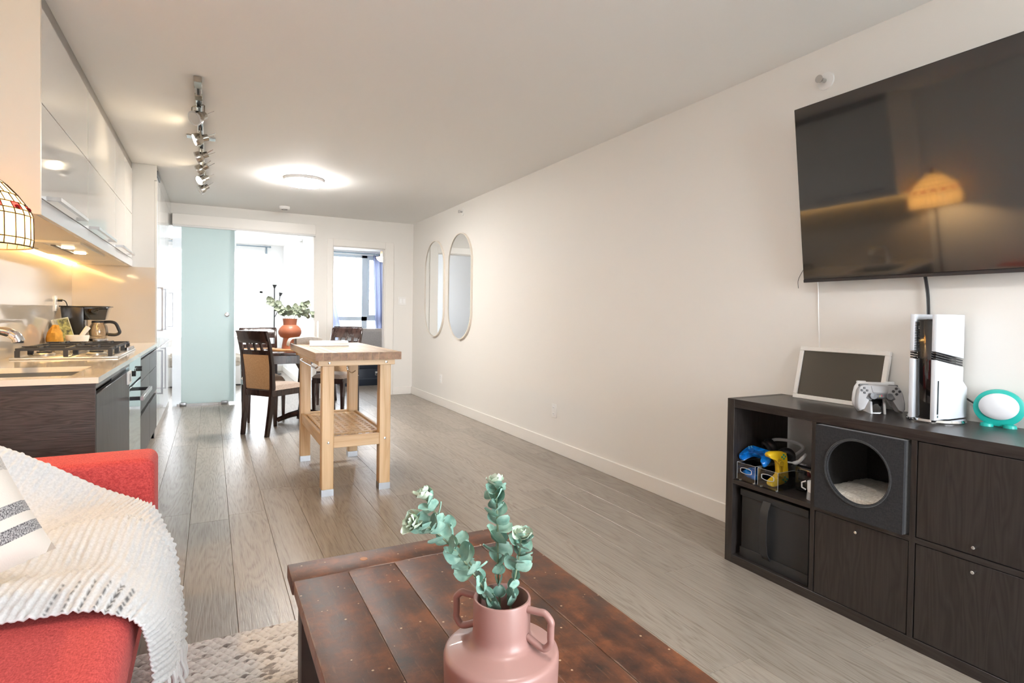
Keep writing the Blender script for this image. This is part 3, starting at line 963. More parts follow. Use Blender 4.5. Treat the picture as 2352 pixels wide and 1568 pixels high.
MB().box(-0.0135, -0.0102, -0.057, 0.057, 0.0, 0.218).xf(rotm).build('back_cover', M('book_back', (0.66, 0.66, 0.58), 0.4), ck)
MB().box(0.0136, 0.0142, -0.035, 0.05, 0.05, 0.21).xf(rotm).build('cover_photo', M('cover_photo', (0.23, 0.20, 0.05), 0.35, noise=(42, 0.9)), ck)
# mustard cloth bag
mcl = MB()
prof = [(0.0, 0.0), (0.05, 0.0), (0.062, 0.03), (0.066, 0.075), (0.056, 0.12), (0.032, 0.15), (0.02, 0.172), (0.0, 0.176)]
rings = []
for i, (r, z) in enumerate(prof):
    rings.append([((r + 0.010 * math.sin(5 * a + i) * (r > 0.015)) * math.cos(a) * 0.7 - 0.972, (r + 0.010 * math.sin(4 * a + 2 * i) * (r > 0.015)) * math.sin(a) + 5.06, ZT + z) for a in [2 * PI * k / 20 for k in range(20)]])
tag(mcl.loft(rings).build('cloth_bag', mustard_f, smooth=True), 'crumpled mustard yellow cloth bag by the backsplash', 'bag')

# ------------------------------------------------------------------ ceiling fixtures
def ceiling_light(label, x, y, power):
    t = thing('ceiling_light', label, 'ceiling light', (x, y, ZC))
    MB().lathe([(0.0, 0.0), (0.185, 0.0), (0.185, -0.028), (0.0, -0.028)], 40, (x, y, ZC)).build('base_ring', white_bright, t, smooth=True)
    MB().lathe([(0.0, -0.028), (0.178, -0.028), (0.180, -0.045), (0.165, -0.058), (0.0, -0.062)], 40, (x, y, ZC)).build('diffuser', M('diffuser_glow_%d' % power, (1, 1, 1), 0.5, emis=((1.0, 0.965, 0.92), power)), t, smooth=True)


ceiling_light('round white flush ceiling light glowing above the dining end', 0.79, 5.85, 95)
ceiling_light('round white flush ceiling light above the coffee table', 0.72, 0.60, 26)
sd = thing('smoke_detector', 'round white smoke detector on the ceiling near the end wall', 'smoke detector', (0.79, 7.50, ZC))
MB().lathe([(0.0, 0.0), (0.062, 0.0), (0.062, -0.022), (0.052, -0.034), (0.0, -0.036)], 28, (0.79, 7.5, ZC)).build('housing', white_p, sd, smooth=True)
MB().lathe([(0.03, -0.0345), (0.034, -0.0345), (0.034, -0.038), (0.03, -0.038)], 24, (0.79, 7.5, ZC), closed=True).build('sensor_vent', M('vent_dark', (0.1, 0.1, 0.1), 0.5), sd)

TX = -0.07
tl = thing('track_light', 'nickel ceiling track light with six adjustable spot heads', 'track light', (TX, 5.0, ZC))
MB().box(TX - 0.017, TX + 0.017, 3.62, 6.62, ZC - 0.028, ZC - 0.004).build('track_rail', steel, tl, bevel=0.002, seg=1)
MB().box(TX - 0.006, TX + 0.006, 3.63, 6.61, ZC - 0.031, ZC - 0.027).build('track_slot', black_m, tl)
MB().box(TX - 0.02, TX + 0.02, 3.61, 3.72, ZC - 0.034, ZC - 0.002).build('end_feed', nickel, tl, bevel=0.002, seg=1)
MB().box(TX - 0.02, TX + 0.02, 3.82, 3.91, ZC - 0.040, ZC - 0.026).build('connector', nickel, tl, bevel=0.002, seg=1)
MB().box(TX - 0.095, TX + 0.095, 4.82, 4.90, ZC - 0.010, ZC - 0.001).build('mount_plate', steel, tl, bevel=0.002, seg=1)
spots = [(4.02, (-0.62, -0.60, -0.50), False), (4.52, (-0.93, -0.10, -0.36), True), (5.02, (-0.9, 0.15, -0.4), False), (5.45, (-0.8, 0.3, -0.5), False), (5.88, (-0.75, -0.45, -0.48), True), (6.32, (-0.8, -0.2, -0.55), False)]
for (y, d, on) in spots:
    d = Vector(d).normalized()
    hz = ZC - 0.105
    c = Vector((TX - 0.005, y, hz))
    hd_ = MB()
    sd_ = d.cross(Vector((0, 0, 1))).normalized()
    hd_.tube([c - d * 0.055, c - d * 0.02, c - d * 0.018, c + d * 0.004, c + d * 0.03], [0.023, 0.024, 0.030, 0.042, 0.043], 18)
    h = hd_.build('spot_head', nickel, tl, smooth=True)
    MB().tube([c + d * 0.026, c + d * 0.034], [0.044, 0.044], 20).build('bezel', steel, h, smooth=True)
    MB().cyl(c + d * 0.0341, c + d * 0.0352, 0.036, 20).build('lens', M('spot_lit', (1, 1, 1), 0.3, emis=((1.0, 0.82, 0.55), 30)) if on else M('spot_lens', (0.55, 0.53, 0.50), 0.15, 0.3), h)
    yk = [c + sd_ * 0.05, c + sd_ * 0.05 + Vector((0, 0, 0.065)), Vector((c.x, c.y, ZC - 0.036)) + sd_ * 0.04, Vector((c.x, c.y, ZC - 0.034)) - sd_ * 0.04, c - sd_ * 0.05 + Vector((0, 0, 0.065)), c - sd_ * 0.05]
    MB().tube(yk, 0.0035, 6).build('yoke', nickel, h)
    MB().cyl((TX, y, ZC - 0.045), (TX, y, ZC - 0.027), 0.012, 12).build('adapter', black_m, h)
    MB().tube([c - d * 0.03 + sd_ * 0.02, c - d * 0.10 + sd_ * 0.045 + Vector((0, 0, 0.012))], 0.003, 6).build('grip_pin', steel, h)
    MB().tube([c - d * 0.03 - sd_ * 0.02, c - d * 0.10 - sd_ * 0.035 + Vector((0, 0, 0.012))], 0.003, 6).build('grip_pin', steel, h)
    if on:
        l = bpy.data.lights.new('spot_beam', 'SPOT')
        l.energy = 4.5
        l.color = (1.0, 0.82, 0.58)
        l.spot_size = R(64)
        l.spot_blend = 0.6
        l.shadow_soft_size = 0.035
        lo = bpy.data.objects.new('spot_beam', l)
        COL.objects.link(lo)
        lo.location = c + d * 0.045
        lo.rotation_euler = d.to_track_quat('-Z', 'Y').to_euler()


def sprinkler(label, c, normal):
    t = thing('fire_sprinkler', label, 'sprinkler', c)
    n = Vector(normal)
    c = Vector(c)
    MB().tube([c, c + n * 0.006, c + n * 0.010], [0.042, 0.040, 0.024], 24).build('escutcheon', white_p, t, smooth=True)
    MB().tube([c + n * 0.008, c + n * 0.035], 0.010, 12).build('nozzle', M('sprinkler_metal', (0.55, 0.54, 0.52), 0.3, 0.8), t, smooth=True)
    MB().tube([c + n * 0.052, c + n * 0.055], 0.018, 16).build('deflector', MATS['sprinkler_metal'], t)
    s = Vector((0, 0, 1)) if abs(n.z) < 0.5 else Vector((0, 1, 0))
    MB().tube([c + n * 0.034 + s * 0.008, c + n * 0.044 + s * 0.014, c + n * 0.053 + s * 0.006], 0.003, 6).build('arm', MATS['sprinkler_metal'], t)
    MB().tube([c + n * 0.034 - s * 0.008, c + n * 0.044 - s * 0.014, c + n * 0.053 - s * 0.006], 0.003, 6).build('arm', MATS['sprinkler_metal'], t)


sprinkler('white sidewall sprinkler on the long wall above the television', (XR, 1.72, 2.275), (-1, 0, 0))
sprinkler('small white sidewall sprinkler on the long wall above the oval mirrors', (XR, 6.12, 2.335), (-1, 0, 0))
sprinkler('white sidewall sprinkler high on the bedroom wall', (XP0, 9.4, 2.25), (-1, 0, 0))

# ------------------------------------------------------------------ oval mirrors
for (yc, lab) in ((7.015, 'tall oval wall mirror in a thin white frame, the one nearer the end wall'), (6.165, 'tall oval wall mirror in a thin white frame, the one farther from the end wall')):
    t = thing('wall_mirror', lab, 'mirror', (XR, yc, 0.86), 0, 'oval mirrors on the long wall')
    hw, z0, z1 = 0.35, 0.86, 2.10
    # tall oval: ellipse-like ends joined by straight sides
    def oval(k, n=72):
        out = []
        for i in range(n):
            a = 2 * PI * i / n
            out.append((yc + (hw - k) * math.cos(a), (z0 + z1) / 2 + (0.27 if math.sin(a) > 0 else -0.27) * (1 if abs(math.sin(a)) > 1e-9 else 0) + ((z1 - z0) / 2 - 0.27 - k) * math.sin(a)))
        return out
    MB().prism(oval(0.008), 'X', XR - 0.016, XR - 0.0005).build('mirror_glass', mirror_m, t)
    o, i = oval(0), oval(0.010)
    MB().loft([[(XR - 0.0005, u, v) for u, v in o], [(XR - 0.024, u, v) for u, v in o], [(XR - 0.024, u, v) for u, v in i], [(XR - 0.0005, u, v) for u, v in i]], closed=True).build('frame', M('mirror_frame', (0.80, 0.74, 0.66), 0.35), t, smooth=True)

# ------------------------------------------------------------------ kitchen cart
ca = thing('kitchen_cart', 'pale wooden kitchen cart with butcher block top and lattice shelf', 'kitchen cart', (0.83, 4.18, 0))
CX0, CX1, CY0, CY1 = 0.612, 1.045, 3.67, 4.69
L = 0.072
for (x, y) in ((CX0, CY0), (CX1 - L, CY0), (CX0, CY1 - L), (CX1 - L, CY1 - L)):
    lg = MB().box(x, x + L, y, y + L, 0.0, 0.818).build('leg', oak_m, ca, bevel=0.003, seg=1)
    MB().box(x - 0.001, x + L + 0.001, y - 0.001, y + L + 0.001, 0.0, 0.042).build('foot_cap', grey_steel, lg)
n = 11
end_grain = M('end_grain', (0.30, 0.175, 0.105), 0.5, noise=(35, 0.35))
w = (1.098 - 0.56) / n
for k in range(n):
    x = 0.56 + k * w
    sv = MB().box(x + 0.0003, x + w - 0.0003, 3.615, 4.85, 0.852, 0.902).build('stave', butcher, ca, bevel=0.0015, seg=1)
    sv.data.materials.append(end_grain)
    for pg in sv.data.polygons:
        if abs(pg.normal.y) > 0.9:
            pg.material_index = 1
MB().box(0.585, 1.065, CY0 - 0.018, CY0 - 0.0, 0.817, 0.852).build('rail', oak_x, ca, bevel=0.002, seg=1)
MB().box(0.585, 1.065, CY1, CY1 + 0.018, 0.817, 0.852).build('rail', oak_x, ca, bevel=0.002, seg=1)
MB().box(CX0 - 0.018, CX0, CY0, CY1, 0.817, 0.852).build('rail', oak_y, ca, bevel=0.002, seg=1)
MB().box(CX1, CX1 + 0.018, CY0, CY1, 0.817, 0.852).build('rail', oak_y, ca, bevel=0.002, seg=1)
for x in (CX0, CX1 - 0.03):
    MB().box(x + 0.006, x + 0.026, CY0 + L, CY1 - L, 0.298, 0.372).build('shelf_rail', oak_y, ca, bevel=0.002, seg=1)
for y in (CY0 + 0.004, CY1 - 0.026):
    MB().box(CX0 + L, CX1 - L, y, y + 0.022, 0.298, 0.372).build('shelf_rail', oak_x, ca, bevel=0.002, seg=1)
ns = 8
sw = (CX1 - CX0 - 0.06) / ns
sl = MB().box(-0.011, 0.011, -0.40, 0.40, 0, 0.018).mesh('slat', oak_y, 0.002, 1)
for k in range(ns):
    o = bpy.data.objects.new('slat', sl)
    COL.objects.link(o)
    o.parent = ca
    o.location = Vector((CX0 + 0.03 + sw * (k + 0.5), 4.18, 0.352)) - ca.location
sl2 = MB().box(-0.178, 0.178, -0.017, 0.017, 0, 0.012).mesh('cross_slat', oak_x, 0.002, 1)
for k in range(13):
    o = bpy.data.objects.new('cross_slat', sl2)
    COL.objects.link(o)
    o.parent = ca
    o.location = Vector((0.8285, 3.80 + k * 0.0635, 0.3565)) - ca.location
for (x, z, yy) in ((0.65, 0.835, CY0 - 0.018), (1.008, 0.835, CY0 - 0.018), (0.65, 0.335, CY0), (1.008, 0.335, CY0)):
    MB().lathe([(0.0, 0.0), (0.009, 0.0), (0.007, 0.005), (0.0, 0.006)], 14).xf(Matrix.Translation((x, yy, z)) @ Matrix.Rotation(R(90), 4, 'X')).build('bolt', chrome, ca, smooth=True)
for x in (CX0 - 0.004, CX1 + 0.004):
    s = -1 if x < 0.8 else 1
    MB().tube([(x, 3.82, 0.80), (x + s * 0.012, 3.825, 0.79), (x + s * 0.012, 4.53, 0.79), (x, 4.535, 0.80)], 0.006, 8).build('towel_bar', chrome, ca, smooth=True)
MB().tube(catmull([(0.86, CY0 + 0.075, 0.815), (0.83, CY0 + 0.30, 0.79), (0.835, CY0 + 0.32, 0.755), (0.862, CY0 + 0.33, 0.735), (0.888, CY0 + 0.33, 0.75)], 16), 0.004, 6).build('hook', chrome, ca, smooth=True)

paper = M('magazine_paper', (0.80, 0.76, 0.72), 0.5)
edge_m = M('page_edges', (0.62, 0.58, 0.54), 0.7, noise=(60, 0.12))


def open_magazine(name, label, c, rotz, half, length, th, curl):
    """open pages arching up from a spine lying along local Y"""
    t = thing(name, label, 'magazine', c, rotz)
    def sheet(s, lift):
        n = 12
        top = []
        for i in range(n + 1):
            u = i / n
            top.append((s * half * u, lift * (math.sin(PI * min(u * 1.15, 1)) * 0.9 + 0.25 * (1 - u)) * curl + 0.003))
        return top
    for s in (-1, 1):
        tp = sheet(s, th)
        poly = tp + [(s * half, 0.0), (0.0, 0.0)]
        MB().prism([(u, v) for u, v in poly], 'Y', -length / 2, length / 2).build('page_block', edge_m, t, local=True)
        MB().loft([[(u, -length / 2, v + 0.001), (u, length / 2, v + 0.001), (u, length / 2, v + 0.0018), (u, -length / 2, v + 0.0018)] for u, v in tp]).build('top_page', paper, t, smooth=True, local=True)
    return t


open_magazine('open_magazine', 'open magazine lying face up on the butcher block top', (0.79, 4.468, 0.9018), R(-98), 0.14, 0.275, 0.028, 1.0)
mg = thing('magazine_stack', 'curled magazine lying at the far edge of the cart', 'magazine', (0.70, 4.74, 0.9018))
def arch(z, h, x0=0.585, x1=0.775):
    return [(x0 + (x1 - x0) * q / 10, z + h * math.sin(PI * q / 10)) for q in range(11)]


for k, (z0, h0, z1, h1) in enumerate(((0.9018, 0.0, 0.916, 0.004), (0.9165, 0.004, 0.930, 0.008), (0.9305, 0.008, 0.943, 0.012))):
    lo_, hi_ = arch(z0, h0), arch(z1, h1)
    MB().prism(hi_ + lo_[::-1], 'Y', 4.655 + 0.006 * k, 4.835 - 0.004 * k).build('page_block', edge_m, mg)
cv = [(0.560 - 0.030 * math.sin(q / 8 * 1.5), 0.9435 - 0.058 * (1 - math.cos(q / 8 * 1.5)) / 0.93) for q in range(9)][::-1] + [(0.585, 0.947)] + [(u, v + 0.001) for u, v in arch(0.9435, 0.012)][1:]
MB().prism(cv + [(u, v + 0.0015) for u, v in cv[::-1]], 'Y', 4.65, 4.84).build('cover', paper, mg, smooth=True)

# ------------------------------------------------------------------ dining set
TXc, TYc = 0.87, 6.365
dt = thing('dining_table', 'dark espresso square dining table behind the kitchen cart', 'table', (TXc, TYc, 0))
MB().prism(rrect(TXc - 0.40, TXc + 0.40, TYc - 0.395, TYc + 0.395, 0.04), 'Z', 0.722, 0.75).build('tabletop', espresso, dt, bevel=0.004)
ap = MB()
for (xa, xb, ya, yb) in ((-0.375, 0.375, -0.37, -0.35), (-0.375, 0.375, 0.35, 0.37), (-0.375, -0.355, -0.35, 0.35), (0.355, 0.375, -0.35, 0.35)):
    ap.box(TXc + xa, TXc + xb, TYc + ya, TYc + yb, 0.64, 0.722)
ap.build('apron', espresso, dt)
MB().lathe([(0.0, 0.03), (0.07, 0.03), (0.06, 0.10), (0.045, 0.2), (0.06, 0.4), (0.05, 0.55), (0.10, 0.64), (0.10, 0.722), (0.0, 0.722)], 20, (TXc, TYc, 0)).build('pedestal', espresso, dt, smooth=True)
for a in (0, 90, 180, 270):
    d = Vector((math.cos(R(a)), math.sin(R(a)), 0))
    MB().tube([Vector((TXc, TYc, 0.10)), Vector((TXc, TYc, 0.07)) + d * 0.14, Vector((TXc, TYc, 0.025)) + d * 0.26], [0.035, 0.03, 0.024], 8).build('foot', espresso, dt, smooth=True)


def make_chair():
    t = thing('dining_chair', 'x', 'chair', (0, 0, 0), 0)
    def post(sx):
        pr = [(-0.235, 0.0, 0.150, 0.016, 0.019), (-0.205, 0.22, 0.158, 0.018, 0.022), (-0.185, 0.45, 0.166, 0.018, 0.022), (-0.20, 0.65, 0.172, 0.016, 0.019), (-0.235, 0.83, 0.178, 0.014, 0.015), (-0.275, 0.965, 0.184, 0.011, 0.010)]
        return MB().loft([[(sx * (xx + dx * ax), y + dy * ay, z) for dx, dy in ((-1, -1), (1, -1), (1, 1), (-1, 1))] for (y, z, xx, ax, ay) in pr])
    for sx in (-1, 1):
        post(sx).build('leg', espresso, t, bevel=0.003, seg=1, local=True)
        MB().loft([[(sx * (0.17 + dx), 0.175 + dy, z) for dx, dy in ((-a, -a), (a, -a), (a, a), (-a, a))] for z, a in ((0.0, 0.013), (0.40, 0.020))]).build('leg', espresso, t, bevel=0.002, seg=1, local=True)
    MB().box(-0.185, 0.185, -0.205, 0.195, 0.365, 0.425).build('seat_frame', espresso, t, bevel=0.004, seg=1, local=True)
    def cush(u, v):
        x, y = (u - 0.5) * 2, (v - 0.5) * 2
        return (x * 0.19, y * 0.195 + 0.005, 0.424 + 0.05 * (max(0, 1 - x ** 6) * max(0, 1 - y ** 6)) ** 0.35)
    cu = MB().grid(15, 15, cush)
    cu.build('seat_cushion', seat_f, t, smooth=True, local=True)
    cr = [(0.86, -0.246), (0.90, -0.258), (0.975, -0.281)]
    MB().loft([[(-0.19, y + 0.011, z), (-0.10, y - 0.004, z), (0.10, y - 0.004, z), (0.19, y + 0.011, z), (0.19, y - 0.011, z), (0.10, y - 0.024, z), (-0.10, y - 0.024, z), (-0.19, y - 0.011, z)] for z, y in cr]).build('crest_rail', espresso, t, bevel=0.002, seg=1, local=True)
    for x in (-0.082, 0.0, 0.082):
        MB().loft([[(x + dx * 0.011, y + dy * 0.008, z) for dx, dy in ((-1, -1), (1, -1), (1, 1), (-1, 1))] for z, y in ((0.79, -0.229), (0.865, -0.252))]).build('slat', espresso, t, local=True)
    MB().loft([[(sx * 0.166, y + dy * 0.011, z) for sx, dy in ((-1, -1), (1, -1), (1, 1), (-1, 1))] for z, y in ((0.752, -0.219), (0.795, -0.230))]).build('mid_rail', espresso, t, local=True)
    MB().loft([[(sx * xx, y + dy * 0.014, z) for sx, dy in ((-1, -1), (1, -1), (1, 1), (-1, 1))] for z, y, xx in ((0.43, -0.187, 0.152), (0.6, -0.197, 0.158), (0.752, -0.217, 0.162))]).build('back_panel', tan_f, t, bevel=0.005, local=True)
    return t


ch = make_chair()
chairs = [((0.545, 5.92), (0.78, 0.63), 'espresso dining chair with tan back panel standing beside the kitchen cart'),
          ((0.495, 6.665), (0.12, -0.99), 'espresso dining chair tucked in at the far side of the table, behind the terracotta vase'),
          ((1.26, 6.67), (-0.62, -0.78), 'espresso dining chair whose crest rail shows just above the open magazine'),
          ((1.42, 7.42), (-0.62, -0.78), 'espresso dining chair nearest the doorway casing')]
for k, ((x, y), d, lab) in enumerate(chairs):
    o = ch if k == 0 else copy_tree(ch)
    o.location = (x, y, 0)
    o.rotation_euler = (0, 0, math.atan2(d[1], d[0]) - PI / 2)
    o['label'] = lab
    o['group'] = 'dining chairs around the square table'

vb = MB().lathe([(0.0, 0.0), (0.17, 0.0), (0.17, 0.018), (0.0, 0.018)], 40, (0.715, 6.38, 0.75)).build('serving_board', board_m, bevel=0.003, seg=1)
tag(vb, 'round wooden serving board on the dining table', 'board')
VZ = 0.768
terra = M('terracotta', (0.34, 0.115, 0.062), 0.42, noise=(20, 0.05))
vs_ = MB().lathe([(0.0, 0.0), (0.082, 0.0), (0.080, 0.02), (0.066, 0.105), (0.067, 0.112), (0.095, 0.125), (0.112, 0.155), (0.115, 0.18), (0.105, 0.215), (0.080, 0.24), (0.066, 0.248), (0.067, 0.27), (0.073, 0.315), (0.068, 0.315), (0.060, 0.26), (0.0, 0.25)], 36, (0.735, 6.40, VZ))
tag(vs_.build('vase', terra, smooth=True), 'terracotta vase with round belly on the dining table', 'vase')


# leaf meshes
def leaf_mesh(name, mat, w, l, cup=0.15, n=5):
    m = MB()
    rows = 7
    vs, fs = [], []
    for i in range(rows):
        t = i / (rows - 1)
        hw = w / 2 * math.sin(PI * (0.06 + 0.90 * t ** 0.85)) ** 0.75
        for j in range(n):
            s = (j / (n - 1) - 0.5) * 2
            vs.append((s * hw, t * l, cup * l * ((s * s) * 0.35 + (t - 0.5) ** 2 * 0.8)))
    for i in range(rows - 1):
        for j in range(n - 1):
            fs.append((i * n + j, i * n + j + 1, (i + 1) * n + j + 1, (i + 1) * n + j))
    m.add(vs, fs)
    return m.mesh(name, mat, smooth=True)


def leaf_mat(name, base, edge, back):
    t = NT(name)
    n1 = t.n('ShaderNodeTexNoise', i_Scale=60.0, i_Detail=3.0)
    t.l(t.coords(), n1.inputs['Vector'])
    c = t.ramp(n1.outputs[0], [(0.3, base), (0.75, edge)])
    oi = t.n('ShaderNodeObjectInfo')
    hs = t.n('ShaderNodeHueSaturation')
    mr = t.n('ShaderNodeMapRange')
    mr.inputs['To Min'].default_value = 0.75
    mr.inputs['To Max'].default_value = 1.2
    t.l(oi.outputs['Random'], mr.inputs[0])
    t.l(mr.outputs[0], hs.inputs['Value'])
    t.l(c, hs.inputs['Color'])
    t.l(hs.outputs[0], t.b.inputs['Base Color'])
    t.b.inputs['Roughness'].default_value = 0.55
    t.b.inputs['Subsurface Weight'].default_value = 0.0
    MATS[name] = t.m
    return t.m


sage = leaf_mat('sage_leaf', (0.16, 0.20, 0.14), (0.30, 0.34, 0.25), None)
euc = leaf_mat('eucalyptus_leaf', (0.165, 0.335, 0.275), (0.36, 0.54, 0.45), None)
euc_tip = leaf_mat('eucalyptus_tip', (0.42, 0.56, 0.44), (0.72, 0.80, 0.66), None)
stem_m = M('green_stem', (0.20, 0.25, 0.16), 0.6)


def place_leaf(me, parent, p, dirv, upv, sc):
    y = Vector(dirv).normalized()
    z = (Vector(upv) - y * Vector(upv).dot(y)).normalized()
    x = y.cross(z)
    o = bpy.data.objects.new('leaf', me)
    COL.objects.link(o)
    o.parent = parent
    m = Matrix((x, y, z)).transposed().to_4x4() @ Matrix.Scale(sc, 4)
    m.translation = Vector(p) - parent.location
    o.matrix_local = m
    return o


rl = random.Random(3)
sage_leaf = leaf_mesh('leaf', sage, 0.05, 0.055, 0.25)
pb = Vector((0.735, 6.40, VZ + 0.26))
tips = [((-0.22, -0.02, 0.235), 'long sage green sprig reaching toward the glass door in the terracotta vase'), ((-0.13, 0.04, 0.17), 'short leafy sage sprig on the glass door side of the terracotta vase'),
        ((-0.03, -0.04, 0.15), 'short upright sage sprig in the middle of the terracotta vase'), ((0.07, 0.05, 0.17), 'sage sprig leaning toward the candles in the terracotta vase'),
        ((0.19, -0.02, 0.21), 'tall sage sprig with a round tip leaf on the candle side of the terracotta vase'), ((0.22, 0.03, 0.09), 'low drooping sage sprig on the candle side of the terracotta vase')]
for (tp, lab) in tips:
    st = thing('leafy_sprig', lab, 'plant', pb, 0, 'sprigs in the terracotta vase')
    tpv = Vector(tp)
    ox, oy = tpv.x * 0.16, tpv.y * 0.35
    path = catmull([pb + Vector((ox, oy, -0.008)), pb + Vector((ox + tpv.x * 0.06, oy + tpv.y * 0.1, 0.062)), pb + Vector((tpv.x * 0.60, tpv.y * 0.7, max(0.112, tpv.z * 0.85))), pb + Vector((tpv.x, tpv.y, max(tpv.z, 0.10)))], 14)
    MB().tube(path, 0.0022, 5).build('stem', stem_m, st)
    for i in range(6, 14):
        for s in (-1, 1):
            if rl.random() < 0.15:
                continue
            t = (path[min(i + 1, 13)] - path[i - 1]).normalized()
            side = t.cross(Vector((rl.uniform(-.6, .6), -1, rl.uniform(-.3, .6)))).normalized() * s
            dd = side * 0.8 + t * 0.5 + Vector((rl.uniform(-.4, .4), rl.uniform(-.4, .4), rl.uniform(-.3, .5)))
            place_leaf(sage_leaf, st, path[i], dd, (rl.uniform(-.5, .5), -1, 0.6 + rl.uniform(-.4, .4)), rl.uniform(0.75, 1.1))

candle_m = M('ivory_wax', (0.80, 0.76, 0.69), 0.45)
for (x, y, h, lab) in ((0.954, 6.62, 0.30, 'ivory taper candle standing apart beside the terracotta vase'), (1.012, 6.66, 0.315, 'ivory taper candle, taller one of the close pair on the dining table'), (1.048, 6.60, 0.308, 'ivory taper candle of the close pair, nearer the doorway')):
    t = thing('taper_candle', lab, 'candle', (x, y, 0.75), 0, 'ivory taper candles on the dining table')
    MB().lathe([(0.0, 0.0), (0.028, 0.0), (0.028, 0.006), (0.014, 0.012), (0.014, 0.03), (0.0, 0.03)], 18, (x, y, 0.75)).build('holder', M('candle_holder', (0.5, 0.42, 0.3), 0.3, 0.8), t, smooth=True)
    MB().lathe([(0.0, 0.03), (0.0125, 0.03), (0.011, h - 0.02), (0.004, h - 0.002), (0.0, h)], 16, (x, y, 0.75)).build('wax', candle_m, t, smooth=True)
    MB().cyl((x, y, 0.75 + h - 0.002), (x, y, 0.75 + h + 0.008), 0.0012, 5).build('wick', black_m, t)

# ------------------------------------------------------------------ coffee table, rug
ctb = thing('coffee_table', 'rustic dark brown plank coffee table with worn breadboard end', 'coffee table', (0.525, 1.05, 0))
KX0, KX1, KY0, KY1, KZ = 0.192, 0.862, 0.42, 1.665, 0.45
seams = [KX0, 0.330, 0.457, 0.600, 0.725, KX1]
for k in range(5):
    a, b = seams[k], seams[k + 1]
    MB().box(a + 0.0004, b - 0.0004, KY0 + 0.11, KY1 - 0.111, KZ - 0.036, KZ - 0.001 * (k % 2)).build('plank', tbl_y, ctb, bevel=0.0022)
MB().box(KX0 - 0.004, KX1 + 0.004, KY1 - 0.1105, KY1, KZ - 0.037, KZ + 0.001).build('breadboard_end', tbl_x, ctb, bevel=0.003)
MB().box(KX0 - 0.004, KX1 + 0.004, KY0, KY0 + 0.1085, KZ - 0.037, KZ + 0.001).build('breadboard_end', tbl_x, ctb, bevel=0.003)
plug_m = M('wood_plug', (0.36, 0.15, 0.06), 0.45)
MB().lathe([(0.0, 0.0), (0.011, 0.0), (0.010, 0.0012), (0.0, 0.0012)], 20, (0.385, KY1 - 0.055, KZ + 0.0008)).build('dowel_plug', plug_m, ctb)
dk = M('dark_table_side', (0.035, 0.022, 0.017), 0.4, noise=(14, 0.3))
for (x, y) in ((KX0 + 0.02, KY0 + 0.03), (KX1 - 0.09, KY0 + 0.03), (KX0 + 0.02, KY1 - 0.11), (KX1 - 0.09, KY1 - 0.11)):
    MB().box(x, x + 0.07, y, y + 0.07, 0.018, KZ - 0.037).build('leg', dk, ctb, bevel=0.004)
for x in (KX0 + 0.025, KX1 - 0.045):
    MB().box(x, x + 0.02, KY0 + 0.10, KY1 - 0.11, KZ - 0.13, KZ - 0.037).build('apron', dk, ctb)
for y in (KY0 + 0.035, KY1 - 0.055):
    MB().box(KX0 + 0.09, KX1 - 0.09, y, y + 0.02, KZ - 0.13, KZ - 0.037).build('apron', dk, ctb)


def rug_mat():
    t = NT('braided_wool')
    at = t.n('ShaderNodeAttribute', attribute_name='tone')
    c = t.ramp(at.outputs['Fac'], [(0.0, (0.10, 0.085, 0.08)), (0.30, (0.42, 0.385, 0.36)), (0.65, (0.74, 0.715, 0.68)), (1.0, (0.82, 0.80, 0.77))])
    t.l(c, t.b.inputs['Base Color'])
    t.b.inputs['Roughness'].default_value = 0.9
    t.b.inputs['Sheen Weight'].default_value = 0.3
    n = t.n('ShaderNodeTexNoise', i_Scale=300.0)
    t.l(t.coords((1, 1, 1), rand=False), n.inputs['Vector'])
    t.bump(n.outputs[0], 0.3, 0.002)
    return t.m


rx0, rx1, ry0, ry1 = -0.86, 0.80, 0.15, 2.21
nx, ny = 300, 380
rr_ = random.Random(5)
row_h, st_w = 0.023, 0.031
tone_row = {}
verts, faces, tones = [], [], []
for i in range(nx):
    for j in range(ny):
        x = rx0 + (rx1 - rx0) * i / (nx - 1)
        y = ry0 + (ry1 - ry0) * j / (ny - 1)
        rw = math.floor(y / row_h)
        fy = y / row_h - rw
        k = fy - 0.5
        ph = x / st_w + abs(k) * 1.5 + 0.5 * (rw % 2)
        cell = math.floor(ph)
        fx = ph - cell
        h = math.sin(PI * fx) ** 0.6 * (max(0.0, 1 - (2 * k) ** 4)) ** 0.5 * (0.55 + 0.45 * abs(math.sin(PI * 2 * fy)))
        key = (rw, cell, k > 0)
        if key not in tone_row:
            u = rr_.random()
            tone_row[key] = 1.0 if u < 0.66 else (0.8 if u < 0.84 else (0.5 if u < 0.93 else 0.22))
        tn = tone_row[key] * (0.10 + 0.90 * min(1, h * 1.45))  # groove shade painted into the tone: darker where stitches dip
        verts.append((x, y, 0.004 + 0.013 * h))
        tones.append(tn)
for i in range(nx - 1):
    for j in range(ny - 1):
        faces.append((i * ny + j, (i + 1) * ny + j, (i + 1) * ny + j + 1, i * ny + j + 1))
me = bpy.data.meshes.new('area_rug')
me.from_pydata([(x + 0.03, y - 1.18, z) for x, y, z in verts], [], faces)
atr = me.attributes.new('tone', 'FLOAT', 'POINT')
atr.data.foreach_set('value', tones)
me.polygons.foreach_set('use_smooth', [True] * len(me.polygons))
me.materials.append(rug_mat())
rug = bpy.data.objects.new('area_rug', me)
COL.objects.link(rug)
rug.location = (-0.03, 1.18, 0)
tag(rug, 'chunky braided cream and grey wool rug under the coffee table', 'rug')

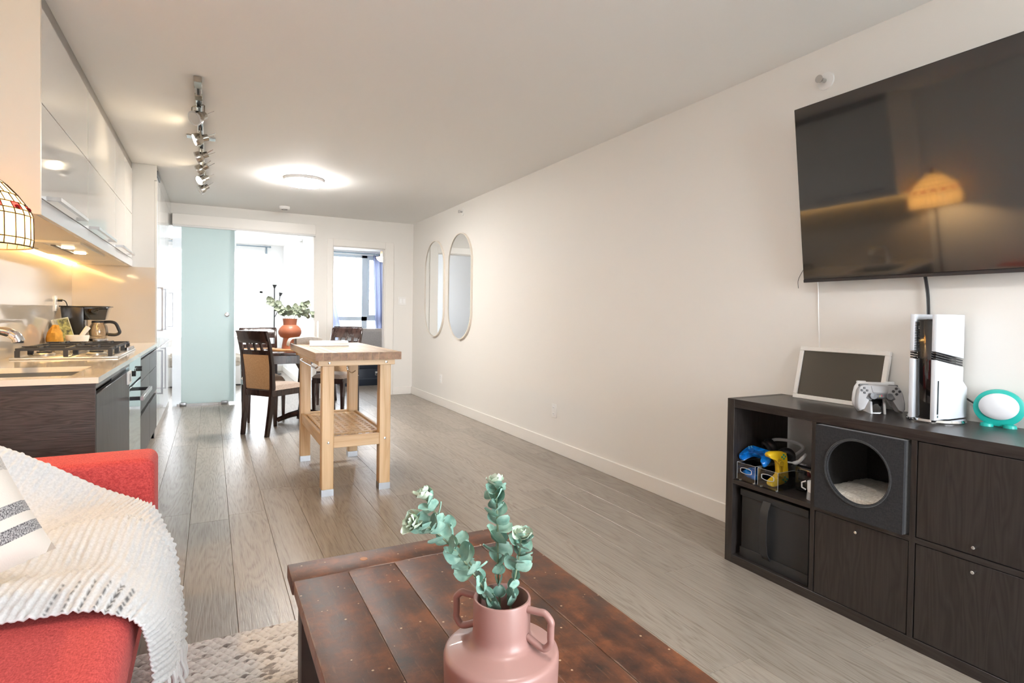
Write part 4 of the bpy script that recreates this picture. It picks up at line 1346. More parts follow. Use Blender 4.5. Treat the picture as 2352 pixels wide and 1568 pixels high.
# ------------------------------------------------------------------ pink vase with eucalyptus
VX, VY = 0.465, 0.905
pv = thing('vase', 'dusty pink two-handled vase on the coffee table', 'vase', (VX, VY, KZ))
pink = M('dusty_pink_glaze', (0.33, 0.185, 0.165), 0.40, coat=0.1)
prof = [(0.0, 0.0), (0.090, 0.0), (0.097, 0.006), (0.102, 0.03), (0.1035, 0.080), (0.1035, 0.091), (0.1022, 0.0955), (0.0985, 0.0990), (0.0945, 0.1006), (0.066, 0.1100), (0.060, 0.1125), (0.0555, 0.1170), (0.0530, 0.1235), (0.0515, 0.134), (0.0515, 0.188), (0.0505, 0.1905), (0.0475, 0.1905), (0.0465, 0.186), (0.0465, 0.12), (0.07, 0.100), (0.092, 0.08), (0.09, 0.012), (0.0, 0.010)]
MB().lathe(prof, 64, (VX, VY, KZ)).build('body', pink, pv, smooth=True)
hdv = Vector((0.885, -0.467, 0)).normalized()
for s in (-1, 1):
    d = (Matrix.Rotation(R(-26), 3, 'Z') @ hdv) * s
    c = Vector((VX, VY, KZ))
    pts = [c + d * 0.047 + Vector((0, 0, 0.179)), c + d * 0.084 + Vector((0, 0, 0.179)), c + d * 0.095 + Vector((0, 0, 0.168)), c + d * 0.095 + Vector((0, 0, 0.130)), c + d * 0.086 + Vector((0, 0, 0.119)), c + d * 0.050 + Vector((0, 0, 0.131))]
    MB().tube(catmull([pts[0], pts[1] - d * 0.012, pts[1], pts[2], pts[2] - Vector((0, 0, .01)), pts[3] + Vector((0, 0, .01)), pts[3], pts[4], pts[4] - d * 0.01, pts[5]], 40), 0.0062, 10).build('handle', pink, pv, smooth=True)

euc_big = leaf_mesh('leaf', euc, 0.036, 0.033, 0.28, 7)
euc_sm = leaf_mesh('leaf', euc_tip, 0.028, 0.026, 0.5, 7)
b0 = Vector((VX, VY, KZ + 0.17))
stems = [([(0.462, 0.905, 0.62), (0.440, 0.915, 0.665), (0.392, 0.93, 0.735), (0.345, 0.935, 0.783), (0.306, 0.93, 0.803)], 'eucalyptus stem bending farthest out over the table board', 19),
         ([(0.452, 0.925, 0.62), (0.437, 0.945, 0.68), (0.405, 0.97, 0.74), (0.370, 0.99, 0.79), (0.349, 1.0, 0.823)], 'eucalyptus stem with a pale rosette tip above the farthest bending stem', 17),
         ([(0.470, 0.920, 0.62), (0.474, 0.94, 0.69), (0.483, 0.962, 0.76), (0.486, 0.975, 0.81), (0.487, 0.98, 0.836)], 'tallest upright eucalyptus stem in the pink vase', 18),
         ([(0.478, 0.900, 0.62), (0.484, 0.902, 0.66), (0.494, 0.902, 0.71), (0.499, 0.901, 0.74), (0.500, 0.899, 0.758)], 'shortest eucalyptus stem ending in a pale green rosette', 14)]
re_ = random.Random(11)
for (pts, lab, nn) in stems:
    st = thing('eucalyptus_stem', lab, 'plant', pts[0], 0, 'eucalyptus stems in the pink vase')
    pts = [(x, y, z - 0.022 * (1 - q / 9)) for q, (x, y, z) in enumerate(pts)]
    path = catmull(pts, nn * 2)
    MB().tube(path, 0.0018, 6).build('stem', stem_m, st)
    for i in range(2, nn):
        p = path[2 * i]
        t = (path[min(2 * i + 1, len(path) - 1)] - path[2 * i - 1]).normalized()
        ang = i * R(83) + re_.uniform(-.3, .3)
        a = t.cross(Vector((0.3, 0.2, 1))).normalized()
        b = t.cross(a)
        f = i / nn
        for s in (0, 1):
            aa = ang + s * PI
            o = a * math.cos(aa) + b * math.sin(aa)
            dd = o * 0.85 + t * (0.45 + 0.3 * f) + Vector((re_.uniform(-.45, .45), re_.uniform(-.45, .45), re_.uniform(-.35, .45)))
            tip = f > 0.86
            lsc = (1.15 - 0.42 * f if not tip else 0.95) * re_.uniform(0.85, 1.1)
            if p.z < KZ + 0.222:
                inn = Vector((VX - p.x, VY - p.y, 0))
                dd = t * 1.1 + o * 0.35 + inn * 9.0
                lsc *= 0.62
            place_leaf(euc_sm if tip else euc_big, st, p + o * 0.002, dd, t * 0.6 - o * 0.7 + Vector((re_.uniform(-.6, .6), re_.uniform(-.9, .2), re_.uniform(-.3, .6))), lsc)
    p = path[-1]
    t = (path[-1] - path[-3]).normalized()
    a = t.cross(Vector((0.3, 0.2, 1))).normalized()
    b = t.cross(a)
    for q in range(11):
        aa = q * R(137.5)
        o = a * math.cos(aa) + b * math.sin(aa)
        place_leaf(euc_sm, st, p - t * 0.004 * (q / 11), o * (0.25 + 0.75 * q / 11) + t * (1.1 - 0.8 * q / 11), t - o * 0.8, 0.45 + 0.50 * q / 11)

# ------------------------------------------------------------------ sofa
sf = thing('sofa', 'red fabric sofa with block arms', 'sofa', (-0.6, 1.6, 0))
AY0, AY1 = 2.41, 2.63
def soft(mb, name, b, seg=5):
    return mb.build(name, red_f, sf, bevel=b, seg=seg)


soft(MB().box(-1.03, -0.180, AY0, AY1, 0.06, 0.612), 'arm', 0.035)
soft(MB().box(-1.03, -0.19, 0.42, 0.62, 0.06, 0.612), 'arm', 0.035)
soft(MB().box(-1.03, -0.20, 0.62, AY0, 0.06, 0.30), 'base', 0.02, 3)
soft(MB().box(-0.86, -0.158, 0.625, AY0 - 0.004, 0.30, 0.462), 'seat_cushion', 0.05)
soft(MB().box(-1.04, -0.86, 0.62, AY0, 0.30, 0.80), 'backrest', 0.05)
for (x, y) in ((-0.98, 0.48), (-0.27, 0.48), (-0.98, 2.53), (-0.27, 2.53)):
    MB().cyl((x, y, 0.018), (x, y, 0.07), 0.022, 14).build('foot', black_m, sf)


def pillow_mat():
    t = NT('striped_pillow')
    tc = t.n('ShaderNodeTexCoord')
    sp = t.n('ShaderNodeSeparateXYZ')
    t.l(tc.outputs['Object'], sp.inputs[0])
    cr = t.n('ShaderNodeValToRGB')
    cr.color_ramp.interpolation = 'CONSTANT'
    e = cr.color_ramp.elements
    stops = [(0.0, 0), (0.115, 1), (0.175, 0), (0.225, 1), (0.285, 0), (0.46, 0.55), (0.56, 1), (0.70, 0), (0.80, 1), (0.86, 0)]
    while len(e) < len(stops):
        e.new(0.5)
    for el, (p, v) in zip(e, stops):
        el.position = p
        el.color = (v, v, v, 1)
    mr = t.n('ShaderNodeMapRange')
    mr.inputs['From Min'].default_value = -0.23
    mr.inputs['From Max'].default_value = 0.23
    t.l(sp.outputs['Y'], mr.inputs[0])
    t.l(mr.outputs[0], cr.inputs[0])
    n = t.n('ShaderNodeTexNoise', i_Scale=1.0, i_Detail=2.0)
    t.l(t.coords((420, 260, 1), rand=False), n.inputs['Vector'])
    th = t.ramp(n.outputs[0], [(0.36, (0.05, 0.05, 0.055)), (0.62, (0.42, 0.41, 0.41))])
    mx = t.n('ShaderNodeMix', data_type='RGBA')
    t.l(cr.outputs[0], mx.inputs['Factor'])
    mx.inputs['A'].default_value = (0.66, 0.61, 0.55, 1)
    t.l(th, mx.inputs['B'])
    t.l(mx.outputs['Result'], t.b.inputs['Base Color'])
    t.b.inputs['Roughness'].default_value = 0.9
    t.b.inputs['Sheen Weight'].default_value = 0.2
    t.bump(n.outputs[0], 0.25, 0.002)
    return t.m


bdir = Vector((-.8, -.5, -.25)).normalized()
sdir = Vector((-.41, .22, .88))
sdir = (sdir - bdir * sdir.dot(bdir)).normalized()
ndir = (-bdir).cross(sdir).normalized()
P0 = Vector((-.325, 1.70, .575))
pcn = P0 + bdir * 0.235 + sdir * 0.235
plw = MB()
def pil(u, v, sgn):
    x, y = (u - .5) * 2, (v - .5) * 2
    pinch = 1 - 0.05 * (1 - abs(x)) * (abs(y) ** 3) - 0.0
    k = (max(0, 1 - x ** 4) * max(0, 1 - y ** 4)) ** 0.5
    return (x * 0.235 * (1 - 0.05 * (1 - y * y) * abs(x) ** 3), y * 0.235 * (1 - 0.05 * (1 - x * x) * abs(y) ** 3), sgn * 0.075 * k)
plw.grid(25, 25, lambda u, v: pil(u, v, 1)).grid(25, 25, lambda u, v: pil(u, v, -1))
pme = plw.mesh('throw_pillow', pillow_mat(), smooth=True)
pw = bpy.data.objects.new('throw_pillow', pme)
COL.objects.link(pw)
pmx = Matrix((-bdir, sdir, ndir)).transposed().to_4x4()
pmx.translation = pcn
pw.matrix_world = pmx
tag(pw, 'cream throw pillow with charcoal woven stripes on the sofa', 'pillow')


# throw blanket: rails run from the sofa back down over the seat front
def throw_mat():
    t = NT('cream_ribbed_throw')
    at = t.n('ShaderNodeAttribute', attribute_name='stripe')
    mx = t.n('ShaderNodeMix', data_type='RGBA')
    t.l(at.outputs['Fac'], mx.inputs['Factor'])
    n = t.n('ShaderNodeTexNoise', i_Scale=140.0, i_Detail=2.0)
    t.l(t.coords((1, 1, 1), rand=False), n.inputs['Vector'])
    t.l(t.ramp(n.outputs[0], [(0.3, (0.54, 0.55, 0.56)), (0.7, (0.64, 0.65, 0.66))]), mx.inputs['A'])
    mx.inputs['B'].default_value = (0.04, 0.04, 0.045, 1)
    t.l(mx.outputs['Result'], t.b.inputs['Base Color'])
    t.b.inputs['Roughness'].default_value = 0.92
    t.b.inputs['Sheen Weight'].default_value = 0.35
    t.bump(n.outputs[0], 0.4, 0.003)
    return t.m


throw_m = throw_mat()
rails = [
    [(-0.80, 2.385, 0.80), (-0.68, 2.385, 0.735), (-0.577, 2.375, 0.690), (-0.469, 2.37, 0.625), (-0.338, 2.37, 0.535), (-0.228, 2.32, 0.490), (-0.168, 2.25, 0.470), (-0.118, 2.15, 0.375), (-0.086, 2.06, 0.265), (-0.072, 2.01, 0.187), (-0.070, 1.985, 0.125)],
    [(-0.82, 2.27, 0.79), (-0.72, 2.28, 0.70), (-0.62, 2.28, 0.62), (-0.50, 2.28, 0.56), (-0.37, 2.27, 0.500), (-0.26, 2.23, 0.492), (-0.178, 2.17, 0.480), (-0.114, 2.09, 0.405), (-0.092, 2.01, 0.30), (-0.082, 1.96, 0.20), (-0.078, 1.94, 0.125)],
    [(-0.83, 2.12, 0.78), (-0.75, 2.13, 0.66), (-0.66, 2.13, 0.555), (-0.54, 2.13, 0.505), (-0.40, 2.13, 0.492), (-0.29, 2.11, 0.486), (-0.185, 2.08, 0.484), (-0.112, 2.02, 0.432), (-0.096, 1.95, 0.31), (-0.086, 1.90, 0.20), (-0.086, 1.88, 0.125)],
    [(-0.835, 2.045, 0.775), (-0.76, 2.05, 0.645), (-0.67, 2.05, 0.535), (-0.55, 2.05, 0.502), (-0.42, 2.05, 0.486), (-0.30, 2.045, 0.482), (-0.192, 2.03, 0.476), (-0.116, 1.985, 0.42), (-0.098, 1.92, 0.305), (-0.090, 1.875, 0.20), (-0.090, 1.855, 0.125)],
    [(-0.84, 1.99, 0.77), (-0.77, 2.00, 0.64), (-0.68, 2.005, 0.535), (-0.56, 2.01, 0.505), (-0.43, 2.02, 0.505), (-0.31, 2.03, 0.520), (-0.195, 2.01, 0.514), (-0.116, 1.91, 0.445), (-0.094, 1.86, 0.32), (-0.084, 1.82, 0.205), (-0.084, 1.80, 0.125)],
    [(-0.84, 1.80, 0.76), (-0.77, 1.81, 0.62), (-0.69, 1.82, 0.525), (-0.57, 1.82, 0.496), (-0.44, 1.82, 0.486), (-0.32, 1.81, 0.482), (-0.205, 1.80, 0.484), (-0.118, 1.77, 0.430), (-0.090, 1.74, 0.32), (-0.076, 1.72, 0.205), (-0.080, 1.70, 0.125)],
    [(-0.845, 1.68, 0.62), (-0.79, 1.685, 0.53), (-0.70, 1.69, 0.49), (-0.58, 1.69, 0.482), (-0.45, 1.69, 0.504), (-0.33, 1.68, 0.500), (-0.215, 1.665, 0.495), (-0.128, 1.63, 0.435), (-0.100, 1.62, 0.32), (-0.092, 1.61, 0.21), (-0.090, 1.60, 0.125)],
    [(-0.840, 1.56, 0.472), (-0.79, 1.565, 0.471), (-0.71, 1.57, 0.470), (-0.60, 1.57, 0.470), (-0.47, 1.565, 0.474), (-0.35, 1.55, 0.474), (-0.235, 1.53, 0.476), (-0.150, 1.50, 0.448), (-0.128, 1.51, 0.34), (-0.120, 1.52, 0.22), (-0.115, 1.52, 0.125)],
]
for k, r_ in enumerate(rails):                       # the hem hangs higher toward the near side
    zb = 0.125 + 0.155 * k / (len(rails) - 1)
    zt_ = r_[7][2]
    for q in (8, 9, 10):
        x, y, z = r_[q]
        r_[q] = (x, y, zb + (z - 0.125) * (zt_ - zb) / (zt_ - 0.125))
NU, NV = 230, 120
rc = [catmull(r, NU) for r in rails]
gridp = [catmull([rc[k][i] for k in range(len(rails))], NV) for i in range(NU)]
tv, stp = [], []
arc = [0.0]
for i in range(1, NU):
    arc.append(arc[-1] + (gridp[i][NV // 2] - gridp[i - 1][NV // 2]).length)
tr = random.Random(2)
knots = {}
for i in range(NU):
    for j in range(NV):
        p = gridp[i][j]
        du = gridp[min(i + 1, NU - 1)][j] - gridp[max(i - 1, 0)][j]
        dv = gridp[i][min(j + 1, NV - 1)] - gridp[i][max(j - 1, 0)]
        nn = du.cross(dv)
        nn = nn.normalized() if nn.length > 1e-9 else Vector((0, 0, 1))
        if nn.z + nn.x * 0.6 < 0:
            nn = -nn
        s = arc[i]
        v = j / (NV - 1) * 0.85
        rib = abs(math.sin(PI * s / 0.019))
        kk = math.floor(v / 0.030 + 0.5 * (math.floor(s / 0.019) % 2))
        kn_ = (math.sin(PI * (v / 0.030 + 0.5 * (math.floor(s / 0.019) % 2) - kk))) ** 2
        key = (math.floor(s / 0.019), kk)
        if key not in knots:
            knots[key] = tr.random()
        h = 0.0055 * rib + 0.0050 * kn_ * rib * (knots[key] > 0.62) + 0.004 * math.sin(v * 23 + s * 3.0) * min(1, s * 1.2)
        tv.append(p + nn * (h + 0.004))
        vv = j / (NV - 1)
        # dark dashed bands near one corner of the cloth
        band = 0.0
        for q in range(6):
            s0 = 0.70 + q * 0.030
            if abs(s - s0) < 0.0040 and vv > 0.89:
                band = 0.9 if (v / 0.012) % 1.0 < 0.6 else 0.15
            if abs(s - s0) < 0.0025 and 0.44 < vv < 0.58:
                band = 0.35
        stp.append(band)
tf = [(i * NV + j, i * NV + j + 1, (i + 1) * NV + j + 1, (i + 1) * NV + j) for i in range(NU - 1) for j in range(NV - 1)]
o0 = Vector((-0.45, 1.95, 0.02))
tme = bpy.data.meshes.new('throw_blanket')
tme.from_pydata([p - o0 for p in tv], [], tf)
a_ = tme.attributes.new('stripe', 'FLOAT', 'POINT')
a_.data.foreach_set('value', stp)
tme.polygons.foreach_set('use_smooth', [True] * len(tme.polygons))
tme.materials.append(throw_m)
tb = thing('throw_blanket', 'cream ribbed throw blanket with fringe draped over the sofa seat', 'blanket', o0)
tc_ = bpy.data.objects.new('cloth', tme)
COL.objects.link(tc_)
tc_.parent = tb
sol = tc_.modifiers.new('thickness', 'SOLIDIFY')
sol.thickness = 0.004
sol.offset = -1
fm = M('cream_yarn', (0.64, 0.645, 0.65), 0.9, sheen=0.3)
for q in range(19):
    j = int((q + 0.4) / 19 * (NV - 1))
    p = tv[(NU - 1) * NV + j]
    dx, dy = tr.uniform(-0.008, 0.015), tr.uniform(-0.02, 0.012)
    ln = tr.uniform(0.075, 0.098)
    kn = [p + Vector((0, 0, 0.01)), p + Vector((0.004, 0, -0.012)), p + Vector((dx * .4, dy * .4, -ln * 0.4)), p + Vector((dx * 1.3, dy, -ln * 0.75)), p + Vector((dx, dy * 1.3, -ln))]
    MB().tube(catmull(kn, 14), [0.004, 0.0055, 0.006, 0.0045] + [0.005] * 8 + [0.006, 0.003], 7).build('tassel', fm, tb, smooth=True)

# ------------------------------------------------------------------ stained glass floor lamp
LX, LY = -0.788, 2.742
lp = thing('floor_lamp', 'stained glass dome floor lamp glowing between sofa and kitchen counter', 'floor lamp', (LX, LY, 0))
bronze = M('dark_bronze', (0.06, 0.042, 0.03), 0.4, 0.8)
MB().lathe([(0.0, 0.0), (0.125, 0.0), (0.12, 0.02), (0.06, 0.035), (0.02, 0.06), (0.014, 0.08), (0.0, 0.08)], 28, (LX, LY, 0)).build('base', bronze, lp, smooth=True)
MB().tube([(LX, LY, 0.07), (LX, LY, 1.36)], 0.011, 12).build('pole', bronze, lp, smooth=True)
MB().tube([(LX, LY, 1.36), (LX, LY, 1.42)], [0.018, 0.022], 12).build('socket', bronze, lp)
MB().lathe([(0.0, 0.0), (0.012, 0.0), (0.016, 0.02), (0.006, 0.05), (0.0, 0.052)], 14, (LX, LY, 1.665)).build('finial', bronze, lp, smooth=True)


def stained(name, col):
    t = NT(name)
    t.t.nodes.remove(t.b)
    n = t.n('ShaderNodeTexNoise', i_Scale=25.0, i_Detail=3.0)
    t.l(t.coords(), n.inputs['Vector'])
    c = t.ramp(n.outputs[0], [(0.3, tuple(x * 0.75 for x in col)), (0.7, col)])
    tl_ = t.n('ShaderNodeBsdfTranslucent')
    t.l(c, tl_.inputs[0])
    gl = t.n('ShaderNodeBsdfGlossy')
    gl.inputs['Roughness'].default_value = 0.15
    df = t.n('ShaderNodeBsdfDiffuse')
    t.l(c, df.inputs[0])
    a = t.n('ShaderNodeMixShader')
    a.inputs[0].default_value = 0.25
    t.l(tl_.outputs[0], a.inputs[1])
    t.l(df.outputs[0], a.inputs[2])
    b = t.n('ShaderNodeMixShader')
    b.inputs[0].default_value = 0.06
    t.l(a.outputs[0], b.inputs[1])
    t.l(gl.outputs[0], b.inputs[2])
    t.l(b.outputs[0], t.out.inputs[0])
    return t.m


amber = stained('opal_amber_glass', (0.74, 0.56, 0.31))
redg = stained('ruby_glass', (0.42, 0.02, 0.03))
NP = 30
shade = MB().lathe([(0.188, 1.375), (0.192, 1.375), (0.192, 1.380), (0.188, 1.380)], 60, (LX, LY, 0), closed=True).build('shade_rim', bronze, lp)
rowsz = [(1.376, 0.190, 1.404, 0.1935), (1.404, 0.1935, 1.488, 0.192), (1.488, 0.192, 1.508, 0.186), (1.508, 0.186, 1.532, 0.172), (1.532, 0.172, 1.565, 0.150), (1.565, 0.150, 1.605, 0.115), (1.605, 0.115, 1.635, 0.075), (1.635, 0.075, 1.662, 0.025)]
cames = MB()
for ri, (z0, r0, z1, r1) in enumerate(rowsz):
    npn = NP if ri < 6 else NP // 2
    dth = PI / npn * 0.985
    mk = {}
    for col_ in (0, 1):
        m = MB()
        m.add([(r0 * math.cos(-dth), r0 * math.sin(-dth), z0 + 0.0012), (r0 * math.cos(0), r0 * math.sin(0), z0 + 0.0012), (r0 * math.cos(dth), r0 * math.sin(dth), z0 + 0.0012),
               (r1 * math.cos(dth), r1 * math.sin(dth), z1 - 0.0012), (r1 * math.cos(0), r1 * math.sin(0), z1 - 0.0012), (r1 * math.cos(-dth), r1 * math.sin(-dth), z1 - 0.0012)], [(0, 1, 4, 5), (1, 2, 3, 4)])
        mk[col_] = m.mesh('glass_pane', redg if col_ else amber, smooth=False)
    off = 0.5 if ri in (4, 6) else 0
    for k in range(npn):
        o = bpy.data.objects.new('glass_pane', mk[1 if (ri == 3 and k % 2 == 0) else 0])
        COL.objects.link(o)
        o.parent = lp
        o.rotation_euler = (0, 0, 2 * PI * (k + off) / npn)
    for k in range(npn):
        a = 2 * PI * (k + off + 0.5) / npn
        cames.tube([(LX + (r0 + .0008) * math.cos(a), LY + (r0 + .0008) * math.sin(a), z0), (LX + (r1 + .0008) * math.cos(a), LY + (r1 + .0008) * math.sin(a), z1)], 0.0022, 4, cap=False)
    if ri:
        cames.tube([(LX + (r0 + .0005) * math.cos(2 * PI * k / 60), LY + (r0 + .0005) * math.sin(2 * PI * k / 60), z0) for k in range(60)], 0.0022, 4, closed=True)
cm_ = cames.build('lead_lines', bronze, lp)
cm_['kind'] = 'stuff'
gem = MB().lathe([(0.0, 0.0), (0.008, 0.002), (0.010, 0.009), (0.006, 0.016), (0.0, 0.018)], 10).mesh('glass_gem', redg, smooth=True)
for k in range(0, NP, 1):
    if k % 2 == 0:
        a = 2 * PI * k / NP
        o = bpy.data.objects.new('glass_gem', gem)
        COL.objects.link(o)
        o.parent = lp
        o.location = (0.181 * math.cos(a), 0.181 * math.sin(a), 1.505)
MB().lathe([(0.0, 0.0), (0.016, 0.0), (0.03, 0.035), (0.028, 0.055), (0.0, 0.075)], 16, (LX, LY, 1.425)).build('bulb', M('lamp_bulb', (1, 0.9, 0.7), 0.4, emis=((1.0, 0.62, 0.26), 520)), lp, smooth=True)

# ------------------------------------------------------------------ media shelf
KF, KB = 2.17, XR - 0.016
sh = thing('shelf_unit', 'black-brown cube shelf unit along the wall under the television', 'shelf unit', (2.36, 1.1, 0))
SY_L, SY_R = 1.908, 0.272
TH = 0.77
dv = [1.4685, 1.095, 0.72]
MB().box(KF, KB, SY_L - 0.040, SY_L, 0.0, TH).build('side_panel', kallax_v, sh, bevel=0.001, seg=1)
MB().box(KF, KB, SY_R, SY_R + 0.040, 0.0, TH).build('side_panel', kallax_v, sh, bevel=0.001, seg=1)
MB().box(KF, KB, SY_R + 0.040, SY_L - 0.040, TH - 0.039, TH).build('top_panel', kallax_h, sh, bevel=0.001, seg=1)
MB().box(KF, KB, SY_R + 0.040, SY_L - 0.040, 0.0, 0.039).build('bottom_panel', kallax_h, sh, bevel=0.001, seg=1)
for d in dv:
    MB().box(KF + 0.001, KB, d - 0.009, d + 0.009, 0.039, TH - 0.039).build('divider', kallax_v, sh)
cells = [(SY_L - 0.040, dv[0] + 0.009), (dv[0] - 0.009, dv[1] + 0.009), (dv[1] - 0.009, dv[2] + 0.009), (dv[2] - 0.009, SY_R + 0.040)]
ZS0, ZS1 = 0.374, 0.393
for (a, b) in cells:
    MB().box(KF + 0.001, KB, b, a, ZS0, ZS1).build('shelf_board', kallax_h, sh)


def insert(cell, z0, z1, kz, lab):
    a, b = cell
    t = thing('cube_insert', lab, 'drawer', (2.3, (a + b) / 2, z0))
    MB().box(KF + 0.003, KF + 0.021, b + 0.003, a - 0.003, z0 + 0.002, z1 - 0.003).build('front', kallax_v, t, bevel=0.0012, seg=1)
    MB().box(KF + 0.021, KB - 0.03, b + 0.006, a - 0.006, z0 + 0.0005, z1 - 0.006).build('box', kallax_v, t)
    y = (a + b) / 2
    k = MB().cyl((KF + 0.003, y, kz), (KF - 0.018, y, kz), 0.0055, 14).build('knob', chrome, t, bevel=0.001, seg=1)


insert(cells[1], 0.039, ZS0, 0.345, 'dark wood cube front with knob below the cat cube')
insert(cells[2], ZS1, TH - 0.039, 0.425, 'dark wood cube front with knob at its lower edge beside the cat cube')
insert(cells[2], 0.039, ZS0, 0.345, 'dark wood cube front below the one beside the cat cube')
insert(cells[3], ZS1, TH - 0.039, 0.425, 'upper dark wood cube front in the last shelf column')
insert(cells[3], 0.039, ZS0, 0.345, 'lower dark wood cube front in the last shelf column')

# fabric storage bin
fb = thing('storage_bin', 'black fabric storage bin with strap handle in the lower cube', 'storage bin', (2.36, 1.67, 0.039))
a, b = cells[0]
bin_m = M('black_faux_leather', (0.022, 0.023, 0.025), 0.42, bump=(40, 0.25))
MB().box(KF + 0.025, KB - 0.04, b + 0.020, a - 0.030, 0.0392, 0.352).build('bin_body', bin_m, fb, bevel=0.008)
MB().box(KF + 0.018, KF + 0.026, b + 0.018, a - 0.028, 0.325, 0.356).build('rim_fold', bin_m, fb, bevel=0.003)
MB().box(KF + 0.021, KF + 0.026, b + 0.018, a - 0.028, 0.0392, 0.085).build('bottom_fold', bin_m, fb, bevel=0.002)
ym = (a + b) / 2 + 0.02
MB().loft([[(x, ym - 0.020, z), (x, ym + 0.020, z), (x + 0.003, ym + 0.020, z), (x + 0.003, ym - 0.020, z)] for x, z in ((KF + 0.016, 0.335), (KF - 0.003, 0.30), (KF - 0.012, 0.24), (KF - 0.012, 0.17), (KF - 0.004, 0.11), (KF + 0.018, 0.075))]).build('strap_handle', bin_m, fb, smooth=True)

# cat cube: felt box with round entrance
a, b = cells[1]
cc = thing('cat_cube', 'black felt cat cube with round entrance and fleece cushion inside', 'cat bed', (2.34, (a + b) / 2, ZS1))
cy0, cy1, cz0, cz1, cxf, cxb = b + 0.012, a - 0.012, ZS1 + 0.001, TH - 0.044, 2.150, 2.50
hc = ((cy0 + cy1) / 2 + 0.0, (cz0 + cz1) / 2 + 0.012)
hr = 0.117
n = 48
sq, ci = [], []
for k in range(n):
    t_ = 2 * PI * k / n + PI / 4
    c_, s_ = math.cos(t_), math.sin(t_)
    q = max(abs(c_), abs(s_))
    sq.append((hc[0] + (c_ / q) * ((cy1 - cy0) / 2), (cz0 + cz1) / 2 + (s_ / q) * ((cz1 - cz0) / 2)))
    ci.append((hc[0] + hr * c_, hc[1] + hr * s_))
MB().loft([[(cxf, u, v) for u, v in sq], [(cxf, u, v) for u, v in ci], [(cxf + 0.012, u, v) for u, v in ci], [(cxf + 0.012, u, v) for u, v in sq]], closed=True).build('front_panel', felt_side, cc, smooth=False)
MB().tube([(cxf - 0.001, hc[0] + (hr + 0.006) * math.cos(2 * PI * k / n), hc[1] + (hr + 0.006) * math.sin(2 * PI * k / n)) for k in range(n)], 0.004, 6, closed=True).build('entrance_binding', felt_f, cc, smooth=True)
for (nm, bx) in (('side_panel', (cxf + 0.012, cxb, cy0, cy0 + 0.008, cz0, cz1)), ('side_panel', (cxf + 0.012, cxb, cy1 - 0.008, cy1, cz0, cz1)), ('top_panel', (cxf + 0.012, cxb, cy0 + 0.008, cy1 - 0.008, cz1 - 0.008, cz1)), ('bottom_panel', (cxf + 0.012, cxb, cy0 + 0.008, cy1 - 0.008, cz0, cz0 + 0.008)), ('back_panel', (cxb - 0.008, cxb, cy0 + 0.008, cy1 - 0.008, cz0 + 0.008, cz1 - 0.008))):
    MB().box(*bx).build(nm, felt_f, cc)
fr_ = random.Random(8)
MB().grid(26, 26, lambda u, v: (cxf + 0.016 + (cxb - cxf - 0.028) * u, cy0 + 0.010 + (cy1 - cy0 - 0.020) * v, cz0 + 0.078 + 0.012 * (1 - (2 * u - 1) ** 4) * (1 - (2 * v - 1) ** 4) + fr_.uniform(-.003, .003))).box(cxf + 0.016, cxb - 0.012, cy0 + 0.010, cy1 - 0.010, cz0 + 0.008, cz0 + 0.077).build('fleece_cushion', fleece_f, cc, smooth=True)


